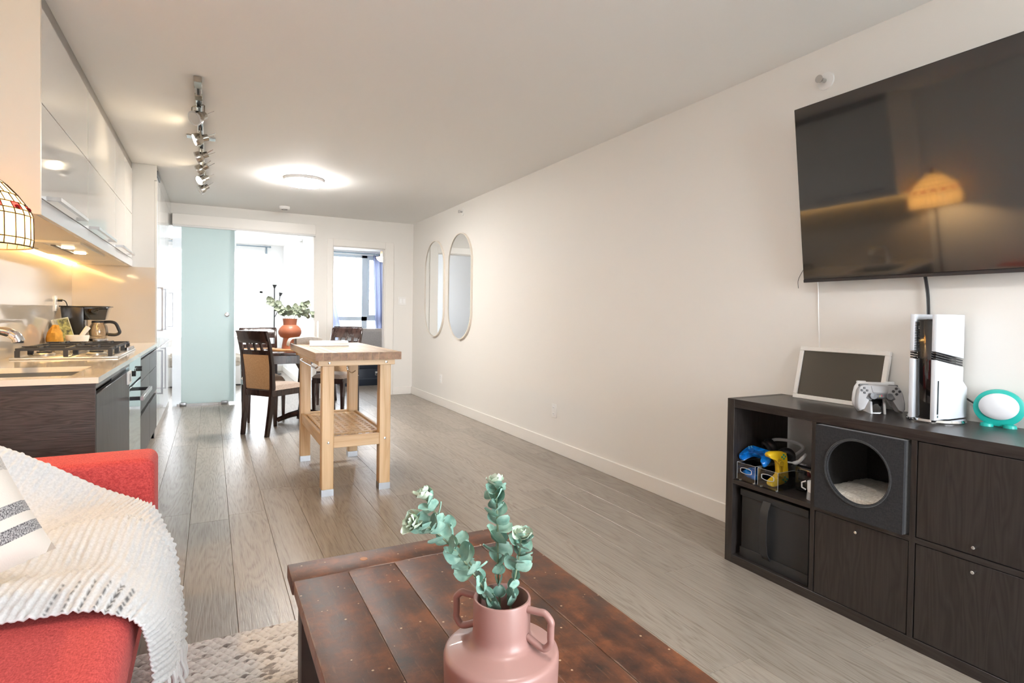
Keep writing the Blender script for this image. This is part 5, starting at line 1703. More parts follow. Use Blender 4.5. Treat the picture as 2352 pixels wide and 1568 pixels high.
# ---------------------------------------------------------------- controllers
def controller(name, label, mats, loc, rot, scale=1.0, buttons=True, grp=None):
    """gamepad facing local -Y, width along X, height along Z"""
    shell, dark, pad = mats[:3]
    t = thing(name, label, 'game controller', loc, 0, grp)
    t.rotation_euler = rot
    t.scale = (scale,) * 3
    half = [(0.0, 0.050), (0.038, 0.050), (0.055, 0.050), (0.067, 0.043), (0.075, 0.030), (0.080, 0.005), (0.083, -0.022), (0.082, -0.042), (0.074, -0.053), (0.064, -0.050), (0.055, -0.032), (0.044, -0.012), (0.034, -0.004), (0.018, -0.002), (0.0, -0.002)]
    full = half + [(-x, z) for x, z in reversed(half[1:-1])]
    cen = (0.0, 0.022)
    def ring(k, y):
        return [(cen[0] * 0 + x * (1 - 0) - (1 - k) * (x * 0.0) if False else x - (1 - k) * 0.012 * (1 if x > 0 else -1 if x < 0 else 0), y, z - (1 - k) * 0.010 * (1 if z > cen[1] else -1)) for x, z in full]
    MB().loft([ring(0.45, -0.019), ring(0.85, -0.015), ring(1.0, -0.006), ring(1.0, 0.004), ring(0.8, 0.013), ring(0.4, 0.018)]).build('shell', shell, t, smooth=True, local=True)
    dk_ = [(-0.040, 0.016), (0.040, 0.016), (0.050, -0.004), (0.036, -0.012), (0.018, -0.0005), (-0.018, -0.0005), (-0.036, -0.012), (-0.050, -0.004)]
    MB().prism(dk_, 'Y', -0.0205, -0.010).build('centre_section', dark, t, bevel=0.002, local=True)
    MB().prism([(-0.031, 0.044), (0.031, 0.044), (0.026, 0.018), (-0.026, 0.018)], 'Y', -0.0215, -0.012).build('touchpad', pad, t, bevel=0.002, local=True)
    for s in (-1, 1):
        st_ = MB().lathe([(0.0, 0.0), (0.008, 0.0), (0.008, 0.008), (0.012, 0.010), (0.012, 0.014), (0.0, 0.012)], 18).xf(Matrix.Translation((s * 0.027, -0.018, 0.004)) @ Matrix.Rotation(R(90), 4, 'X')).build('thumbstick', dark, t, smooth=True, local=True)
        MB().box(s * 0.050 - 0.016, s * 0.050 + 0.016, -0.008, 0.010, 0.044, 0.0535).build('shoulder_button', dark, t, bevel=0.003, local=True)
    if buttons:
        for k in range(4):
            a = R(90 * k)
            MB().cyl((0.054 + 0.0105 * math.cos(a), -0.0215, 0.026 + 0.0105 * math.sin(a)), (0.054 + 0.0105 * math.cos(a), -0.014, 0.026 + 0.0105 * math.sin(a)), 0.0048, 14).build('face_button', mats[3] if len(mats) > 3 else dark, t, local=True)
            MB().cbox((-0.054 + 0.009 * math.cos(a), -0.0185, 0.026 + 0.009 * math.sin(a)), (0.0075, 0.007, 0.0075)).build('direction_button', mats[3] if len(mats) > 3 else dark, t, bevel=0.001, seg=1, local=True)
    return t


gr_s = M('grey_shell', (0.36, 0.36, 0.37), 0.4)
gr_d = M('dark_grey_shell', (0.13, 0.135, 0.145), 0.45)
wh_s = M('white_shell', (0.80, 0.81, 0.83), 0.4)
vd = math.atan2(-0.467, 0.885)
cs_t = thing('charging_stand', 'white and black charging stand holding two gamepads', 'charging stand', (2.405, 1.366, TH))
csm = Matrix.Translation((2.405, 1.366, TH)) @ Matrix.Rotation(vd + R(-14), 4, 'Z')
for s in (-1, 1):
    MB().prism([(-0.045, 0.0), (0.055, 0.0), (0.035, 0.048), (-0.035, 0.048)], 'X', s * 0.024 - 0.004, s * 0.024 + 0.004).xf(csm).build('side_wing', wh_s, cs_t, bevel=0.001, seg=1)
MB().prism([(-0.038, 0.0), (0.050, 0.0), (0.025, 0.060), (-0.025, 0.060)], 'X', -0.020, 0.020).xf(csm).build('dock', black_gl, cs_t, bevel=0.001, seg=1)
g1 = controller('game_controller', 'grey gamepad with dark thumbsticks resting on the charging stand', [gr_s, gr_d, gr_s, M('button_dark', (0.05, 0.05, 0.055), 0.4)], csm @ Vector((0, -0.045, 0.064)), (R(-14), 0, vd + R(-14)), 1.05)
for (dx, dz, col) in ((0.004, 0.005, (0.62, 0.03, 0.03)), (0.0, 0.003, (0.05, 0.25, 0.40)), (-0.004, 0.003, (0.55, 0.42, 0.05))):
    MB().cbox((dx * 0.6, -0.0212, 0.002 + dz), (0.0035, 0.001, 0.007)).build('logo_mark', M('logo_%d' % int(col[0] * 100), col, 0.5), g1, local=True)
controller('game_controller', 'white gamepad on the rear side of the charging stand', [wh_s, wh_s, wh_s, M('button_pale', (0.62, 0.63, 0.65), 0.4)], csm @ Vector((0.022, 0.060, 0.066)), (R(-4), 0, vd + R(-14)), 1.05)

# game console
gc = thing('game_console', 'white and black upright game console on the shelf unit', 'game console', (2.43, 1.155, TH))
GX0, GX1, GY0, GY1, GZ0, GZ1 = 2.325, 2.525, 1.110, 1.200, TH + 0.014, TH + 0.402
core = MB().loft([[(GX0 + 0.012 + 0.008 * (1 - t_), GY0 + 0.018 + 0.006 * (1 - t_), z), (GX1 - 0.01, GY0 + 0.018, z), (GX1 - 0.01, GY1 - 0.018, z), (GX0 + 0.012 + 0.008 * (1 - t_), GY1 - 0.018 - 0.006 * (1 - t_), z)] for t_, z in ((0, GZ0), (0.5, GZ0 + 0.2), (1, GZ1 - 0.018))])
core.build('core', black_gl, gc, bevel=0.006)
con_w = M('console_white', (0.62, 0.645, 0.69), 0.4)
for s, (ya, yb) in (('L', (GY1 - 0.016, GY1)), ('R', (GY0, GY0 + 0.016))):
    # upper and lower side plates divided by a slanted slot
    def plate(z00, z01, z10, z11, bulge):
        return MB().loft([[(GX0 + 0.004, ya, z00), (GX0 + 0.004, yb, z00), (GX0 + 0.004, yb, z01), (GX0 + 0.004, ya, z01)], [(GX1, ya - bulge * (s == 'R'), z10), (GX1, yb + bulge * (s == 'L') * 0, z10), (GX1, yb, z11), (GX1, ya, z11)]])
    plate(GZ0 + 0.252, GZ1, GZ0 + 0.222, GZ1, 0).build('side_plate', con_w, gc, bevel=0.002)
    plate(GZ0, GZ0 + 0.222, GZ0, GZ0 + 0.190, 0).build('side_plate', con_w, gc, bevel=0.002)
    yo = GY1 if s == 'L' else GY0
    for q in range(3):
        z = 0.225 + 0.009 * q
        ysn = yo - 0.006 if s == 'L' else yo + 0.006
        MB().loft([[(GX0 + 0.006, ysn - 0.004, GZ0 + z), (GX0 + 0.006, ysn + 0.004, GZ0 + z), (GX0 + 0.006, ysn + 0.004, GZ0 + z + 0.005), (GX0 + 0.006, ysn - 0.004, GZ0 + z + 0.005)], [(GX1 - 0.004, ysn - 0.004, GZ0 + z - 0.031), (GX1 - 0.004, ysn + 0.004, GZ0 + z - 0.031), (GX1 - 0.004, ysn + 0.004, GZ0 + z - 0.026), (GX1 - 0.004, ysn - 0.004, GZ0 + z - 0.026)]]).build('fin', M('fin_black', (0.02, 0.02, 0.023), 0.3), gc)
# disc drive bulge with slot on the visible side
MB().loft([[(GX0 + 0.03, GY0 + 0.002, GZ0 + 0.002), (GX1 - 0.005, GY0 + 0.002, GZ0 + 0.002), (GX1 - 0.005, GY0 + 0.002, GZ0 + 0.145), (GX0 + 0.03, GY0 + 0.002, GZ0 + 0.175)], [(GX0 + 0.075, GY0 - 0.016, GZ0 + 0.002), (GX1 - 0.008, GY0 - 0.018, GZ0 + 0.002), (GX1 - 0.008, GY0 - 0.018, GZ0 + 0.115), (GX0 + 0.075, GY0 - 0.016, GZ0 + 0.135)]]).build('disc_drive', con_w, gc, bevel=0.004)
MB().box(GX0 + 0.018, GX0 + 0.026, GY0 - 0.0012, GY0 + 0.003, GZ0 + 0.022, GZ0 + 0.145).build('disc_slot', black_m, gc)
MB().box(GX0 + 0.018, GX0 + 0.025, GY0 - 0.0014, GY0 + 0.003, GZ0 + 0.010, GZ0 + 0.018).build('eject_button', chrome, gc)
MB().lathe([(0.0, 0.0), (0.092, 0.0), (0.094, 0.006), (0.09, 0.014), (0.0, 0.0142)], 40, (2.43, 1.155, TH)).build('stand_disc', chrome, gc, smooth=True)
for q in range(22):
    MB().cbox((GX0 + 0.009, GY1 - 0.019, GZ1 - 0.03 - q * 0.0062), (0.008, 0.006, 0.003)).build('vent_fin', black_m, gc)

# smart speaker in a plain teal holder
teal = M('teal_plastic', (0.012, 0.36, 0.31), 0.4)
spk = thing('smart_speaker', 'round pale grey smart speaker cradled in a teal holder', 'speaker', (2.50, 0.985, TH))
spm = Matrix.Translation((2.505, 0.99, TH + 0.068)) @ Matrix.Rotation(R(-70) , 4, 'Z')
def disc(m, rx, rz, y0, y1, n=40, dome=0.0):
    prof = [(0.0, y0), (0.6, y0 + dome * 0.25), (0.92, y0 + dome * 0.7), (1.0, y0 + dome), (1.0, y1), (0.0, y1)]
    return m.loft([[(rx * k * math.cos(2 * PI * q / n), y, rz * k * math.sin(2 * PI * q / n)) for q in range(n)] for k, y in [(max(k, 0.001), y) for k, y in prof]])
disc(MB(), 0.072, 0.066, -0.010, 0.022, dome=0.008).xf(spm).build('holder', teal, spk, smooth=True)
disc(MB(), 0.056, 0.047, -0.026, -0.004, dome=0.014).xf(spm @ Matrix.Translation((0, 0, 0.006))).build('speaker_face', M('speaker_mesh', (0.62, 0.63, 0.65), 0.8, bump=(700, 0.2)), spk, smooth=True)
for s in (-1, 1):
    MB().lathe([(0.0, 0.0), (0.020, 0.0), (0.018, 0.010), (0.0, 0.016)], 16).xf(spm @ Matrix.Translation((s * 0.032, -0.004, -0.068))).build('foot', teal, spk, smooth=True)
MB().tube(catmull([(2.548, 1.11, TH + 0.085), (2.555, 1.07, TH + 0.06), (2.55, 1.03, TH + 0.045), (2.54, 0.99, TH + 0.05)], 14), 0.0035, 6).build('power_cord', black_m, spk)
MB().tube(catmull([(2.545, 0.97, TH + 0.05), (2.55, 0.93, TH + 0.06), (2.553, 0.88, TH + 0.06), (2.553, 0.80, TH + 0.004)], 14), 0.0035, 6).build('power_cord', black_m, spk)

# leaning white picture frame
pf = thing('picture_frame', 'white framed dark glass picture leaning on the wall', 'picture frame', (2.53, 1.60, TH))
fmx = Matrix.Translation((2.492, 1.595, TH + 0.0005)) @ Matrix.Rotation(R(12.6), 4, 'Y')
fh, fwid = 0.252, 0.208
for (nm, bx) in (('frame_rail', (0, 0.018, -fwid, fwid, 0, 0.020)), ('frame_rail', (0, 0.018, -fwid, fwid, fh - 0.020, fh)), ('frame_stile', (0, 0.018, -fwid, -fwid + 0.020, 0.020, fh - 0.020)), ('frame_stile', (0, 0.018, fwid - 0.020, fwid, 0.020, fh - 0.020))):
    MB().box(*bx).xf(fmx).build(nm, M('frame_white', (0.84, 0.82, 0.79), 0.4), pf, bevel=0.002, seg=1)
MB().box(0.006, 0.016, -fwid + 0.019, fwid - 0.019, 0.019, fh - 0.019).xf(fmx).build('dark_glass', M('dark_picture_glass', (0.085, 0.075, 0.06), 0.12), pf)

# ------------------------------------------------------------------ open cube: bins and gadgets
def acrylic_bin(label, y0, y1, x0=2.185, x1=2.46, z0=ZS1 + 0.005, h=0.078):
    t = thing('acrylic_bin', label, 'storage bin', ((x0 + x1) / 2, (y0 + y1) / 2, ZS1))
    w = 0.0025
    hx, hz, hw_ = (y0 + y1) / 2, z0 + h * 0.58, (y1 - y0) * 0.30
    n = 32
    sq, ci = [], []
    for k in range(n):
        a = 2 * PI * k / n + PI / 4
        c_, s_ = math.cos(a), math.sin(a)
        q = max(abs(c_), abs(s_))
        sq.append((hx + c_ / q * (y1 - y0) / 2, z0 + h / 2 + s_ / q * h / 2))
        ci.append((hx + math.copysign(min(1, abs(c_) * 1.25), c_) * hw_, hz + s_ * h * 0.17))
    MB().loft([[(x0, u, v) for u, v in sq], [(x0, u, v) for u, v in ci], [(x0 + w, u, v) for u, v in ci], [(x0 + w, u, v) for u, v in sq]], closed=True).build('front_wall', acrylic, t)
    edge = M('acrylic_edge', (0.50, 0.53, 0.55), 0.15, spec=0.8)
    MB().tube([(x0, u, v) for u, v in ci], 0.0015, 6, closed=True).build('finger_hole_rim', edge, t, smooth=True)
    MB().box(x0 + w, x1, y0, y0 + w, z0, z0 + h).build('side_wall', acrylic, t)
    MB().box(x0 + w, x1, y1 - w, y1, z0, z0 + h).build('side_wall', acrylic, t)
    MB().box(x1 - w, x1, y0 + w, y1 - w, z0, z0 + h).build('back_wall', acrylic, t)
    MB().box(x0, x1, y0, y1, z0 - 0.002, z0).build('base', acrylic, t)
    rim = [(x0, y0, z0 + h), (x1, y0, z0 + h), (x1, y1, z0 + h), (x0, y1, z0 + h)]
    MB().tube(rim, 0.0008, 5, closed=True).build('rim', edge, t)
    for (y) in (y0, y1):
        MB().tube([(x0, y, z0), (x0, y, z0 + h)], 0.0008, 5).build('corner_edge', edge, t)
    for (x, y) in ((x0 + 0.01, y0 + 0.012), (x0 + 0.01, y1 - 0.012), (x1 - 0.01, y0 + 0.012), (x1 - 0.01, y1 - 0.012)):
        MB().cyl((x, y, ZS1), (x, y, z0 - 0.001), 0.006, 12).build('foot', edge, t)


acrylic_bin('clear acrylic bin holding the blue gamepad', 1.758, 1.858)
acrylic_bin('clear acrylic bin holding the yellow gamepad', 1.640, 1.744)
blue_m = M('translucent_blue', (0.005, 0.17, 0.62), 0.12, coat=0.6, noise=(35, 0.5))
blue_d = M('blue_dark', (0.01, 0.10, 0.38), 0.3)
yel = M('yellow_shell', (0.80, 0.52, 0.02), 0.35)
yel2 = M('yellow_button', (0.70, 0.55, 0.10), 0.35)
FX = ZS1 + 0.006
controller('game_controller', 'translucent blue gamepad resting across the top of its clear bin', [blue_m, blue_d, blue_m, M('blue_button', (0.10, 0.35, 0.55), 0.3)], (2.238, 1.792, FX + 0.114), (R(-58), R(4), R(-88)), 0.86)
controller('game_controller', 'translucent blue gamepad lying low at the bottom of the clear bin', [blue_m, blue_d, blue_m, MATS['blue_button']], (2.262, 1.807, FX + 0.026), (R(-84), 0, R(3)), 0.80)
controller('game_controller', 'yellow gamepad standing on end in the clear bin', [yel, M('yellow_dark', (0.55, 0.36, 0.02), 0.4), yel, M('green_button', (0.02, 0.35, 0.20), 0.35)], (2.245, 1.692, FX + 0.0815), (0, R(84), R(-14)), 0.95)
# headset
hs_t = thing('headset', 'black over-ear headset with white band resting on the bins', 'headset', (2.33, 1.70, FX + 0.1))
hm = Matrix.Translation((2.345, 1.765, FX + 0.118))
for (d, c) in ((-1, (0.02, 0.052, 0.022)), (1, (0.0, -0.045, 0.0))):
    R_ = hm @ Matrix.Translation(c) @ Matrix.Rotation(R(-25 if d < 0 else 40), 4, 'Z') @ Matrix.Rotation(R(62 if d < 0 else 75), 4, 'Y')
    ec = MB().lathe([(0.0, -0.014), (0.034, -0.014), (0.040, -0.006), (0.040, 0.006), (0.034, 0.016), (0.0, 0.020)], 24).xf(R_).build('ear_cup', black_m, hs_t, smooth=True)
    MB().lathe([(0.022, -0.014), (0.036, -0.014), (0.038, -0.024), (0.030, -0.030), (0.022, -0.026)], 24, closed=True).xf(R_).build('ear_pad', black_soft, ec, smooth=True)
MB().tube(catmull([hm @ Vector((0.02, 0.062, 0.035)), hm @ Vector((0.06, 0.06, 0.05)), hm @ Vector((0.12, 0.01, 0.045)), hm @ Vector((0.10, -0.06, 0.03)), hm @ Vector((0.02, -0.065, 0.0))], 20), 0.008, 8).build('head_band', wh_s, hs_t, smooth=True)
MB().tube(catmull([hm @ Vector((-0.02, -0.055, -0.022)), hm @ Vector((0.0, -0.10, -0.018)), hm @ Vector((0.01, -0.125, 0.012)), hm @ Vector((0.03, -0.12, 0.02))], 16), [0.004] * 4 + [0.009] * 6 + [0.007] * 6, 8).build('outer_band', wh_s, hs_t, smooth=True)
# black device behind the bins
bd = thing('device_case', 'glossy black case standing behind the yellow gamepad bin', 'case', (2.36, 1.56, ZS1))
MB().prism(rrect(2.28, 2.50, ZS1, ZS1 + 0.115, 0.02, 4), 'Y', 1.545, 1.628).build('shell', black_gl, bd, bevel=0.006)
MB().box(2.278, 2.281, 1.56, 1.61, ZS1 + 0.05, ZS1 + 0.062).build('latch', black_m, bd)
# small pale gadget at the divider
sg = thing('charging_dock', 'small grey and white gadget dock beside the divider', 'dock', (2.235, 1.505, ZS1))
MB().lathe([(0.0, 0.0), (0.026, 0.0), (0.024, 0.03), (0.0, 0.032)], 20, (2.235, 1.508, ZS1)).build('base', M('dock_grey', (0.30, 0.30, 0.31), 0.5), sg, smooth=True)
MB().lathe([(0.0, 0.031), (0.022, 0.031), (0.024, 0.045), (0.024, 0.075), (0.0, 0.078)], 20, (2.235, 1.508, ZS1)).build('cup', wh_s, sg, smooth=True)
MB().tube([(2.217, 1.530, ZS1 + 0.038), (2.210, 1.544, ZS1 + 0.046), (2.210, 1.545, ZS1 + 0.066), (2.217, 1.531, ZS1 + 0.074)], 0.003, 6).build('loop', wh_s, sg, smooth=True)
rb = MB().lathe([(0.0, 0.0), (0.018, 0.004), (0.022, 0.02), (0.016, 0.036), (0.0, 0.04)], 16, (2.50, 1.665, ZS1 + 0.0005)).build('red_cap', M('dark_red_plastic', (0.22, 0.015, 0.012), 0.35), smooth=True)
rb.location.z = ZS1 + 0.0005
tag(rb, 'dark red knob-shaped cap at the back of the open cube', 'cap')

# ------------------------------------------------------------------ television
tv_t = thing('television', 'large black wall-mounted television tilted slightly down', 'television', (2.5, 1.03, 1.324))
tm = Matrix.Translation((2.500, 0, 1.322)) @ Matrix.Rotation(R(-7.0), 4, 'Y')
TY0, TY1, THh = 0.315, 1.762, 0.806
scr = NT('tv_screen')
scr.b.inputs['Base Color'].default_value = (0.012, 0.012, 0.013, 1)
scr.b.inputs['Roughness'].default_value = 0.06
scr.b.inputs['Specular IOR Level'].default_value = 0.9
scr.b.inputs['Coat Weight'].default_value = 0.4
scr.b.inputs['Coat Roughness'].default_value = 0.03
MB().box(0.0, 0.032, TY0, TY1, 0.0, THh).xf(tm).build('cabinet', black_m, tv_t, bevel=0.003)
MB().box(-0.002, 0.001, TY0 + 0.004, TY1 - 0.004, 0.016, THh - 0.004).xf(tm).build('screen', scr.m, tv_t)
MB().box(-0.003, 0.002, TY0 + 0.002, TY1 - 0.002, 0.0, 0.013).xf(tm).build('bottom_bezel', M('bezel_grey', (0.05, 0.05, 0.055), 0.3, 0.5), tv_t)
MB().box(XR - 0.02, XR - 0.0005, 0.80, 1.28, 1.50, 1.75).box(2.50, XR - 0.018, 0.98, 1.10, 1.55, 1.66).build('wall_bracket', black_m, tv_t)
MB().tube(catmull([(2.525, 1.258, 1.36), (2.55, 1.258, 1.30), (2.556, 1.252, 1.22), (2.556, 1.247, 1.05), (2.553, 1.24, 0.86)], 18), 0.0065, 8).build('power_cable', black_m, tv_t, smooth=True)
MB().tube(catmull([(2.54, 1.738, 1.36), (2.566, 1.735, 1.32), (2.566, 1.728, 1.18), (2.566, 1.720, 1.00), (2.566, 1.715, 0.79)], 18), 0.0018, 6).build('thin_cable', white_p, tv_t, smooth=True)
MB().tube(catmull([(2.53, 1.77, 1.40), (2.566, 1.815, 1.385), (2.566, 1.838, 1.34), (2.566, 1.836, 1.30)], 14), 0.0012, 5).build('loose_wire', black_m, tv_t)

# ------------------------------------------------------------------ bedroom seen through the wide opening
bedt = thing('bed', 'white storage bed with rumpled beige bedding in the bedroom', 'bed', (-0.25, 10.8, 0))
MB().box(-0.95, 0.44, 9.85, 11.85, 0.02, 0.30).build('bed_base', white_bright, bedt, bevel=0.004)
MB().box(-0.95, 0.44, 9.87, 11.85, 0.0, 0.02).build('plinth', black_m, bedt)
MB().box(-0.93, 0.42, 9.88, 11.83, 0.301, 0.46).build('mattress', linen_f, bedt, bevel=0.04, seg=4)
bw = random.Random(4)
MB().grid(24, 24, lambda u, v: (-0.95 + 1.40 * u, 9.86 + 1.5 * v, 0.455 + 0.035 * math.sin(9 * u + 4 * v) * math.sin(7 * v) + 0.05 * (1 - (2 * u - 1) ** 6) - 0.10 * (v < 0.05))).build('blanket', linen_f, bedt, smooth=True)
ft = thing('torchiere_lamp', 'black torchiere floor lamp with white bowl and reading arm in the bedroom corner', 'floor lamp', (1.03, 11.35, 0))
lx, ly = 1.03, 11.35
MB().lathe([(0.0, 0.0), (0.13, 0.0), (0.125, 0.02), (0.02, 0.035), (0.0, 0.035)], 24, (lx, ly, 0)).build('base', black_m, ft, smooth=True)
MB().tube([(lx, ly, 0.03), (lx, ly, 1.60)], 0.011, 10).build('pole', black_m, ft, smooth=True)
MB().lathe([(0.0, 1.59), (0.014, 1.59), (0.045, 1.655), (0.0, 1.655)], 16, (lx, ly, 0)).build('bowl_cup', black_m, ft, smooth=True)
MB().lathe([(0.04, 1.652), (0.10, 1.69), (0.145, 1.755), (0.141, 1.755), (0.096, 1.695), (0.036, 1.658)], 28, (lx, ly, 0), closed=True).build('bowl_shade', frosted('opal_white', (0.95, 0.95, 0.94), 0.0, 0.03, 0.5), ft, smooth=True)
MB().tube(catmull([(lx, ly, 1.05), (lx + 0.05, ly - 0.01, 1.16), (lx + 0.075, ly - 0.02, 1.32), (lx + 0.095, ly - 0.02, 1.46)], 14), 0.007, 8).build('reading_arm', black_m, ft, smooth=True)
MB().tube([(lx + 0.093, ly - 0.02, 1.45), (lx + 0.107, ly - 0.02, 1.51)], [0.016, 0.036], 16).build('reading_cup', black_m, ft, smooth=True)
MB().tube([(lx + 0.107, ly - 0.02, 1.508), (lx + 0.118, ly - 0.02, 1.57)], [0.034, 0.062], 18).build('reading_shade', MATS['opal_white'], ft, smooth=True)
rd_m = M('rod_blue_grey', (0.27, 0.34, 0.40), 0.35, 0.4)
rod = thing('curtain_rod', 'slim grey curtain rod above the bedroom window', 'curtain rod', (0.2, 11.9, 2.40))
MB().tube([(-0.85, 11.90, 2.40), (0.985, 11.90, 2.40)], 0.012, 10).build('rod', rd_m, rod, smooth=True)
MB().lathe([(0.0, -0.02), (0.018, -0.01), (0.018, 0.01), (0.0, 0.02)], 14).xf(Matrix.Translation((1.0, 11.90, 2.40)) @ Matrix.Rotation(R(90), 4, 'Y')).build('finial', rd_m, rod, smooth=True)
MB().box(0.93, 0.95, 11.89, 12.0, 2.392, 2.408).box(0.925, 0.955, 11.985, 11.999, 2.28, 2.41).build('bracket', rd_m, rod)
bl = MB().box(-0.72, 0.86, 11.955, 11.985, 2.285, 2.335).build('roller_blind', white_bright, bevel=0.008)
tag(bl, 'rolled up white roller blind at the top of the bedroom window', 'blind')

# ------------------------------------------------------------------ room behind the doorway
so2 = thing('armchair', 'grey upholstered armchair seen through the doorway', 'armchair', (2.45, 10.0, 0))
MB().box(1.95, 3.05, 9.98, 10.22, 0.12, 0.885).build('backrest', grey_f, so2, bevel=0.06, seg=5)
MB().box(1.98, 3.02, 9.62, 9.98, 0.12, 0.45).build('seat', grey_f, so2, bevel=0.05, seg=4)
for x in (2.02, 2.96):
    MB().cyl((x, 9.68, 0.0), (x, 9.68, 0.13), 0.02, 12).build('leg', black_m, so2)
    MB().cyl((x, 10.15, 0.0), (x, 10.15, 0.13), 0.02, 12).build('leg', black_m, so2)
tk = thing('storage_chest', 'dark navy storage chest with metal handle in front of the armchair', 'chest', (2.2, 9.3, 0))
navy = M('navy_trunk', (0.018, 0.026, 0.042), 0.35)
MB().box(1.80, 2.50, 9.10, 9.50, 0.0, 0.27).build('chest_body', navy, tk, bevel=0.004)
MB().box(1.79, 2.51, 9.09, 9.51, 0.274, 0.40).build('lid', navy, tk, bevel=0.006)
MB().box(1.80, 2.50, 9.095, 9.10, 0.10, 0.115).build('trim_band', M('trunk_band', (0.04, 0.05, 0.07), 0.3), tk)
MB().tube([(2.335, 9.09, 0.205), (2.33, 9.078, 0.165), (2.40, 9.078, 0.165), (2.395, 9.09, 0.205)], 0.006, 8).build('handle', steel, tk, smooth=True)
MB().box(2.33, 2.40, 9.088, 9.10, 0.195, 0.225).build('handle_plate', steel, tk)

rod2 = thing('curtain_rod', 'dark blue grey curtain rod above the casement window', 'curtain rod', (2.4, 11.88, 2.38))
MB().tube([(1.50, 11.88, 2.385), (3.34, 11.88, 2.385)], 0.014, 10).build('rod', rd_m, rod2, smooth=True)
for x in (1.511, 3.331):
    MB().box(x - 0.008, x + 0.008, 11.88, 12.0, 2.379, 2.391).build('bracket', rd_m, rod2)


def curtain(label, tops, bots, z0=0.5, z1=2.3635):
    m = MB()
    n = 60
    def f(u, v):
        x = (tops[0] + (tops[1] - tops[0]) * u) * v + (bots[0] + (bots[1] - bots[0]) * u) * (1 - v)
        return (x, 11.875 + 0.035 * math.sin(u * PI * 7) * (0.6 + 0.4 * (1 - v)), z0 + (z1 - z0) * v)
    m.grid(n, 14, f)
    t = thing('curtain', label, 'curtain', ((bots[0] + bots[1]) / 2, 11.88, z0), 0, 'navy curtains of the casement window')
    m.build('cloth', curtain_f, t, smooth=True)
    m2 = MB()
    for k in range(5):
        x = tops[0] + (tops[1] - tops[0]) * (k + 0.5) / 5
        MB().tube([(x, 11.88 + 0.022 * math.cos(a), 2.385 + 0.022 * math.sin(a)) for a in [2 * PI * q / 14 for q in range(14)]], 0.003, 5, closed=True).build('ring', steel, t, smooth=True)
    return t


curtain('navy curtain flaring wide at the hem beside the doorway casing', (1.52, 2.00), (1.62, 2.42), 0.45)
curtain('navy curtain gathered at the light switch side of the casement window', (2.98, 3.32), (3.05, 3.36), 0.45)
pl2 = thing('pendant_light', 'warm glowing bowl light hanging inside the doorway room', 'pendant light', (2.62, 9.6, ZC))
px_, py_ = 2.56, 9.55
MB().cyl((px_, py_, 2.10), (px_, py_, ZC - 0.001), 0.045, 20).build('stem_cover', M('pendant_grey', (0.45, 0.48, 0.50), 0.4), pl2, smooth=True)
MB().lathe([(0.0, 2.02), (0.05, 2.025), (0.095, 2.06), (0.11, 2.10), (0.0, 2.10)], 24, (px_, py_, 0)).build('glass_bowl', M('pendant_glow', (1, 0.9, 0.75), 0.4, emis=((1.0, 0.70, 0.40), 9)), pl2, smooth=True)

# small figurine on the sill
fg = MB().lathe([(0.0, 0.0), (0.05, 0.0), (0.055, 0.03), (0.03, 0.07), (0.025, 0.10), (0.0, 0.14)], 16, (3.0, 11.985, 0.552)).build('sill_ornament', white_bright, smooth=True)
fg.location.z = 0.56
fg.location.y = 11.99
tag(fg, 'small pale ornament on the sill of the casement window', 'ornament')

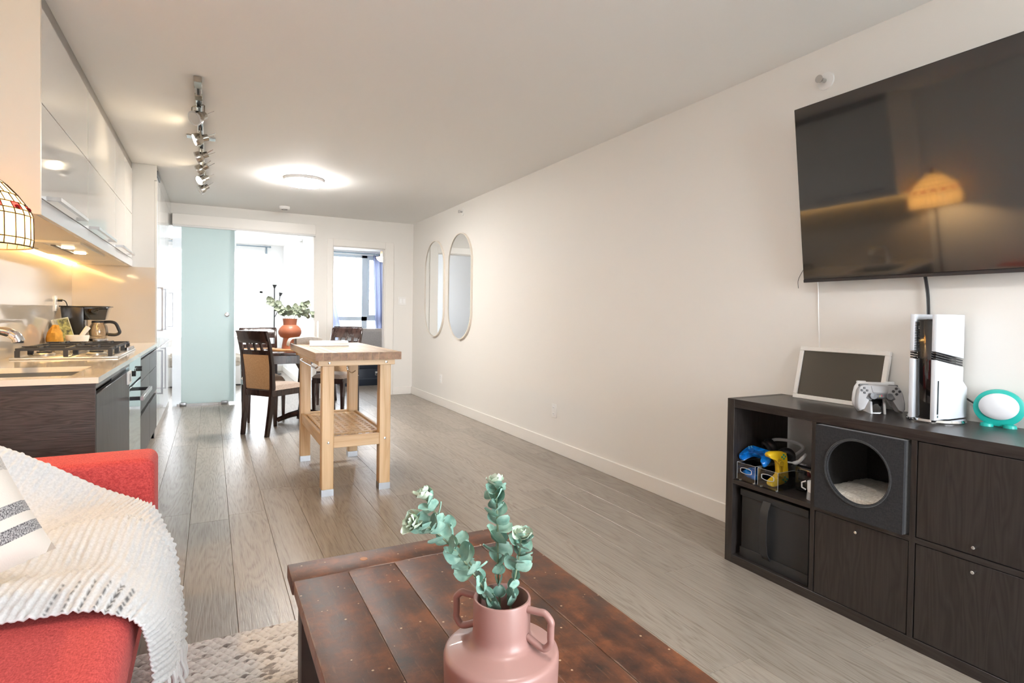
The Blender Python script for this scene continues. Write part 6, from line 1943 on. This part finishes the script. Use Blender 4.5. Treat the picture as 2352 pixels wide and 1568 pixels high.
# ------------------------------------------------------------------ outside
struct(MB().box(-40, 45, YFAR + 0.2, 70, -3.2, -3.0).build('ground_outside', M('pale_ground', (0.5, 0.5, 0.48), 0.9)), 'pale street far below the windows')
struct(MB().box(-40, 45, -60, YF - 0.2, -3.2, -3.0).build('ground_yard', M('pale_yard', (0.42, 0.44, 0.42), 0.9)), 'pale yard outside the living room window')
hs2 = thing('house', 'pale house across the street behind the bare tree', 'house', (8.5, 33, -3.0))
hw_m = M('house_siding', (0.78, 0.80, 0.82), 0.8)
MB().box(2.0, 15.0, 30.0, 38.0, -3.0, 2.4).build('wall', hw_m, hs2)
MB().prism([(29.2, 2.4), (38.8, 2.4), (34.0, 5.6)], 'X', 1.4, 15.6).build('roof', M('house_roof', (0.62, 0.63, 0.65), 0.8), hs2)
for x in (3.2, 6.2, 9.2, 12.2):
    w_ = MB().box(x, x + 1.5, 29.95, 30.05, 0.2, 1.7).build('window', M('house_window_frame', (0.85, 0.86, 0.88), 0.6), hs2)
    MB().box(x + 0.1, x + 1.4, 29.92, 29.96, 0.3, 1.6).build('pane', M('house_pane', (0.62, 0.68, 0.73), 0.2), w_)
pwr = MB().tube([(-20, 28.5, 2.3), (5, 28.5, 1.85), (30, 28.5, 2.1)], 0.03, 6).build('power_line', M('wire_grey', (0.45, 0.46, 0.48), 0.7))
tag(pwr, 'overhead wire running across the street', 'cable')


def bare_tree(label, base, h, seed):
    t = thing('bare_tree', label, 'tree', base, 0, 'bare trees across the street')
    rn = random.Random(seed)
    bark = M('pale_bark', (0.60, 0.60, 0.60), 0.9)
    tr_ = MB()
    br = MB()
    def grow(p, d, l, r, lev, m):
        pts, rs = [p], [r]
        q = p
        for i in range(4):
            d = (d + Vector((rn.uniform(-.25, .25), rn.uniform(-.25, .25), rn.uniform(-.05, .2)))).normalized()
            q = q + d * l / 4
            pts.append(q)
            rs.append(r * (1 - 0.12 * (i + 1)))
        m.tube(pts, rs, 5)
        if lev < 4:
            for i in range(3 if lev else 5):
                k = rn.choice([2, 3, 4])
                nd = (d * 0.7 + Vector((rn.uniform(-1, 1), rn.uniform(-1, 1), rn.uniform(-.1, .9))) * 0.8).normalized()
                grow(pts[k], nd, l * rn.uniform(.6, .8), r * 0.5, lev + 1, br)
    grow(Vector(base), Vector((0, 0, 1)), h * 0.4, 0.16, 0, tr_)
    tr_.build('trunk', bark, t)
    br.build('branches', bark, t)['kind'] = 'stuff'


bare_tree('tall bare street tree outside the casement window', (5.0, 20.5, -3.0), 10.5, 3)
bare_tree('bare street tree outside the bedroom window', (-3.5, 24.0, -3.0), 8.0, 9)
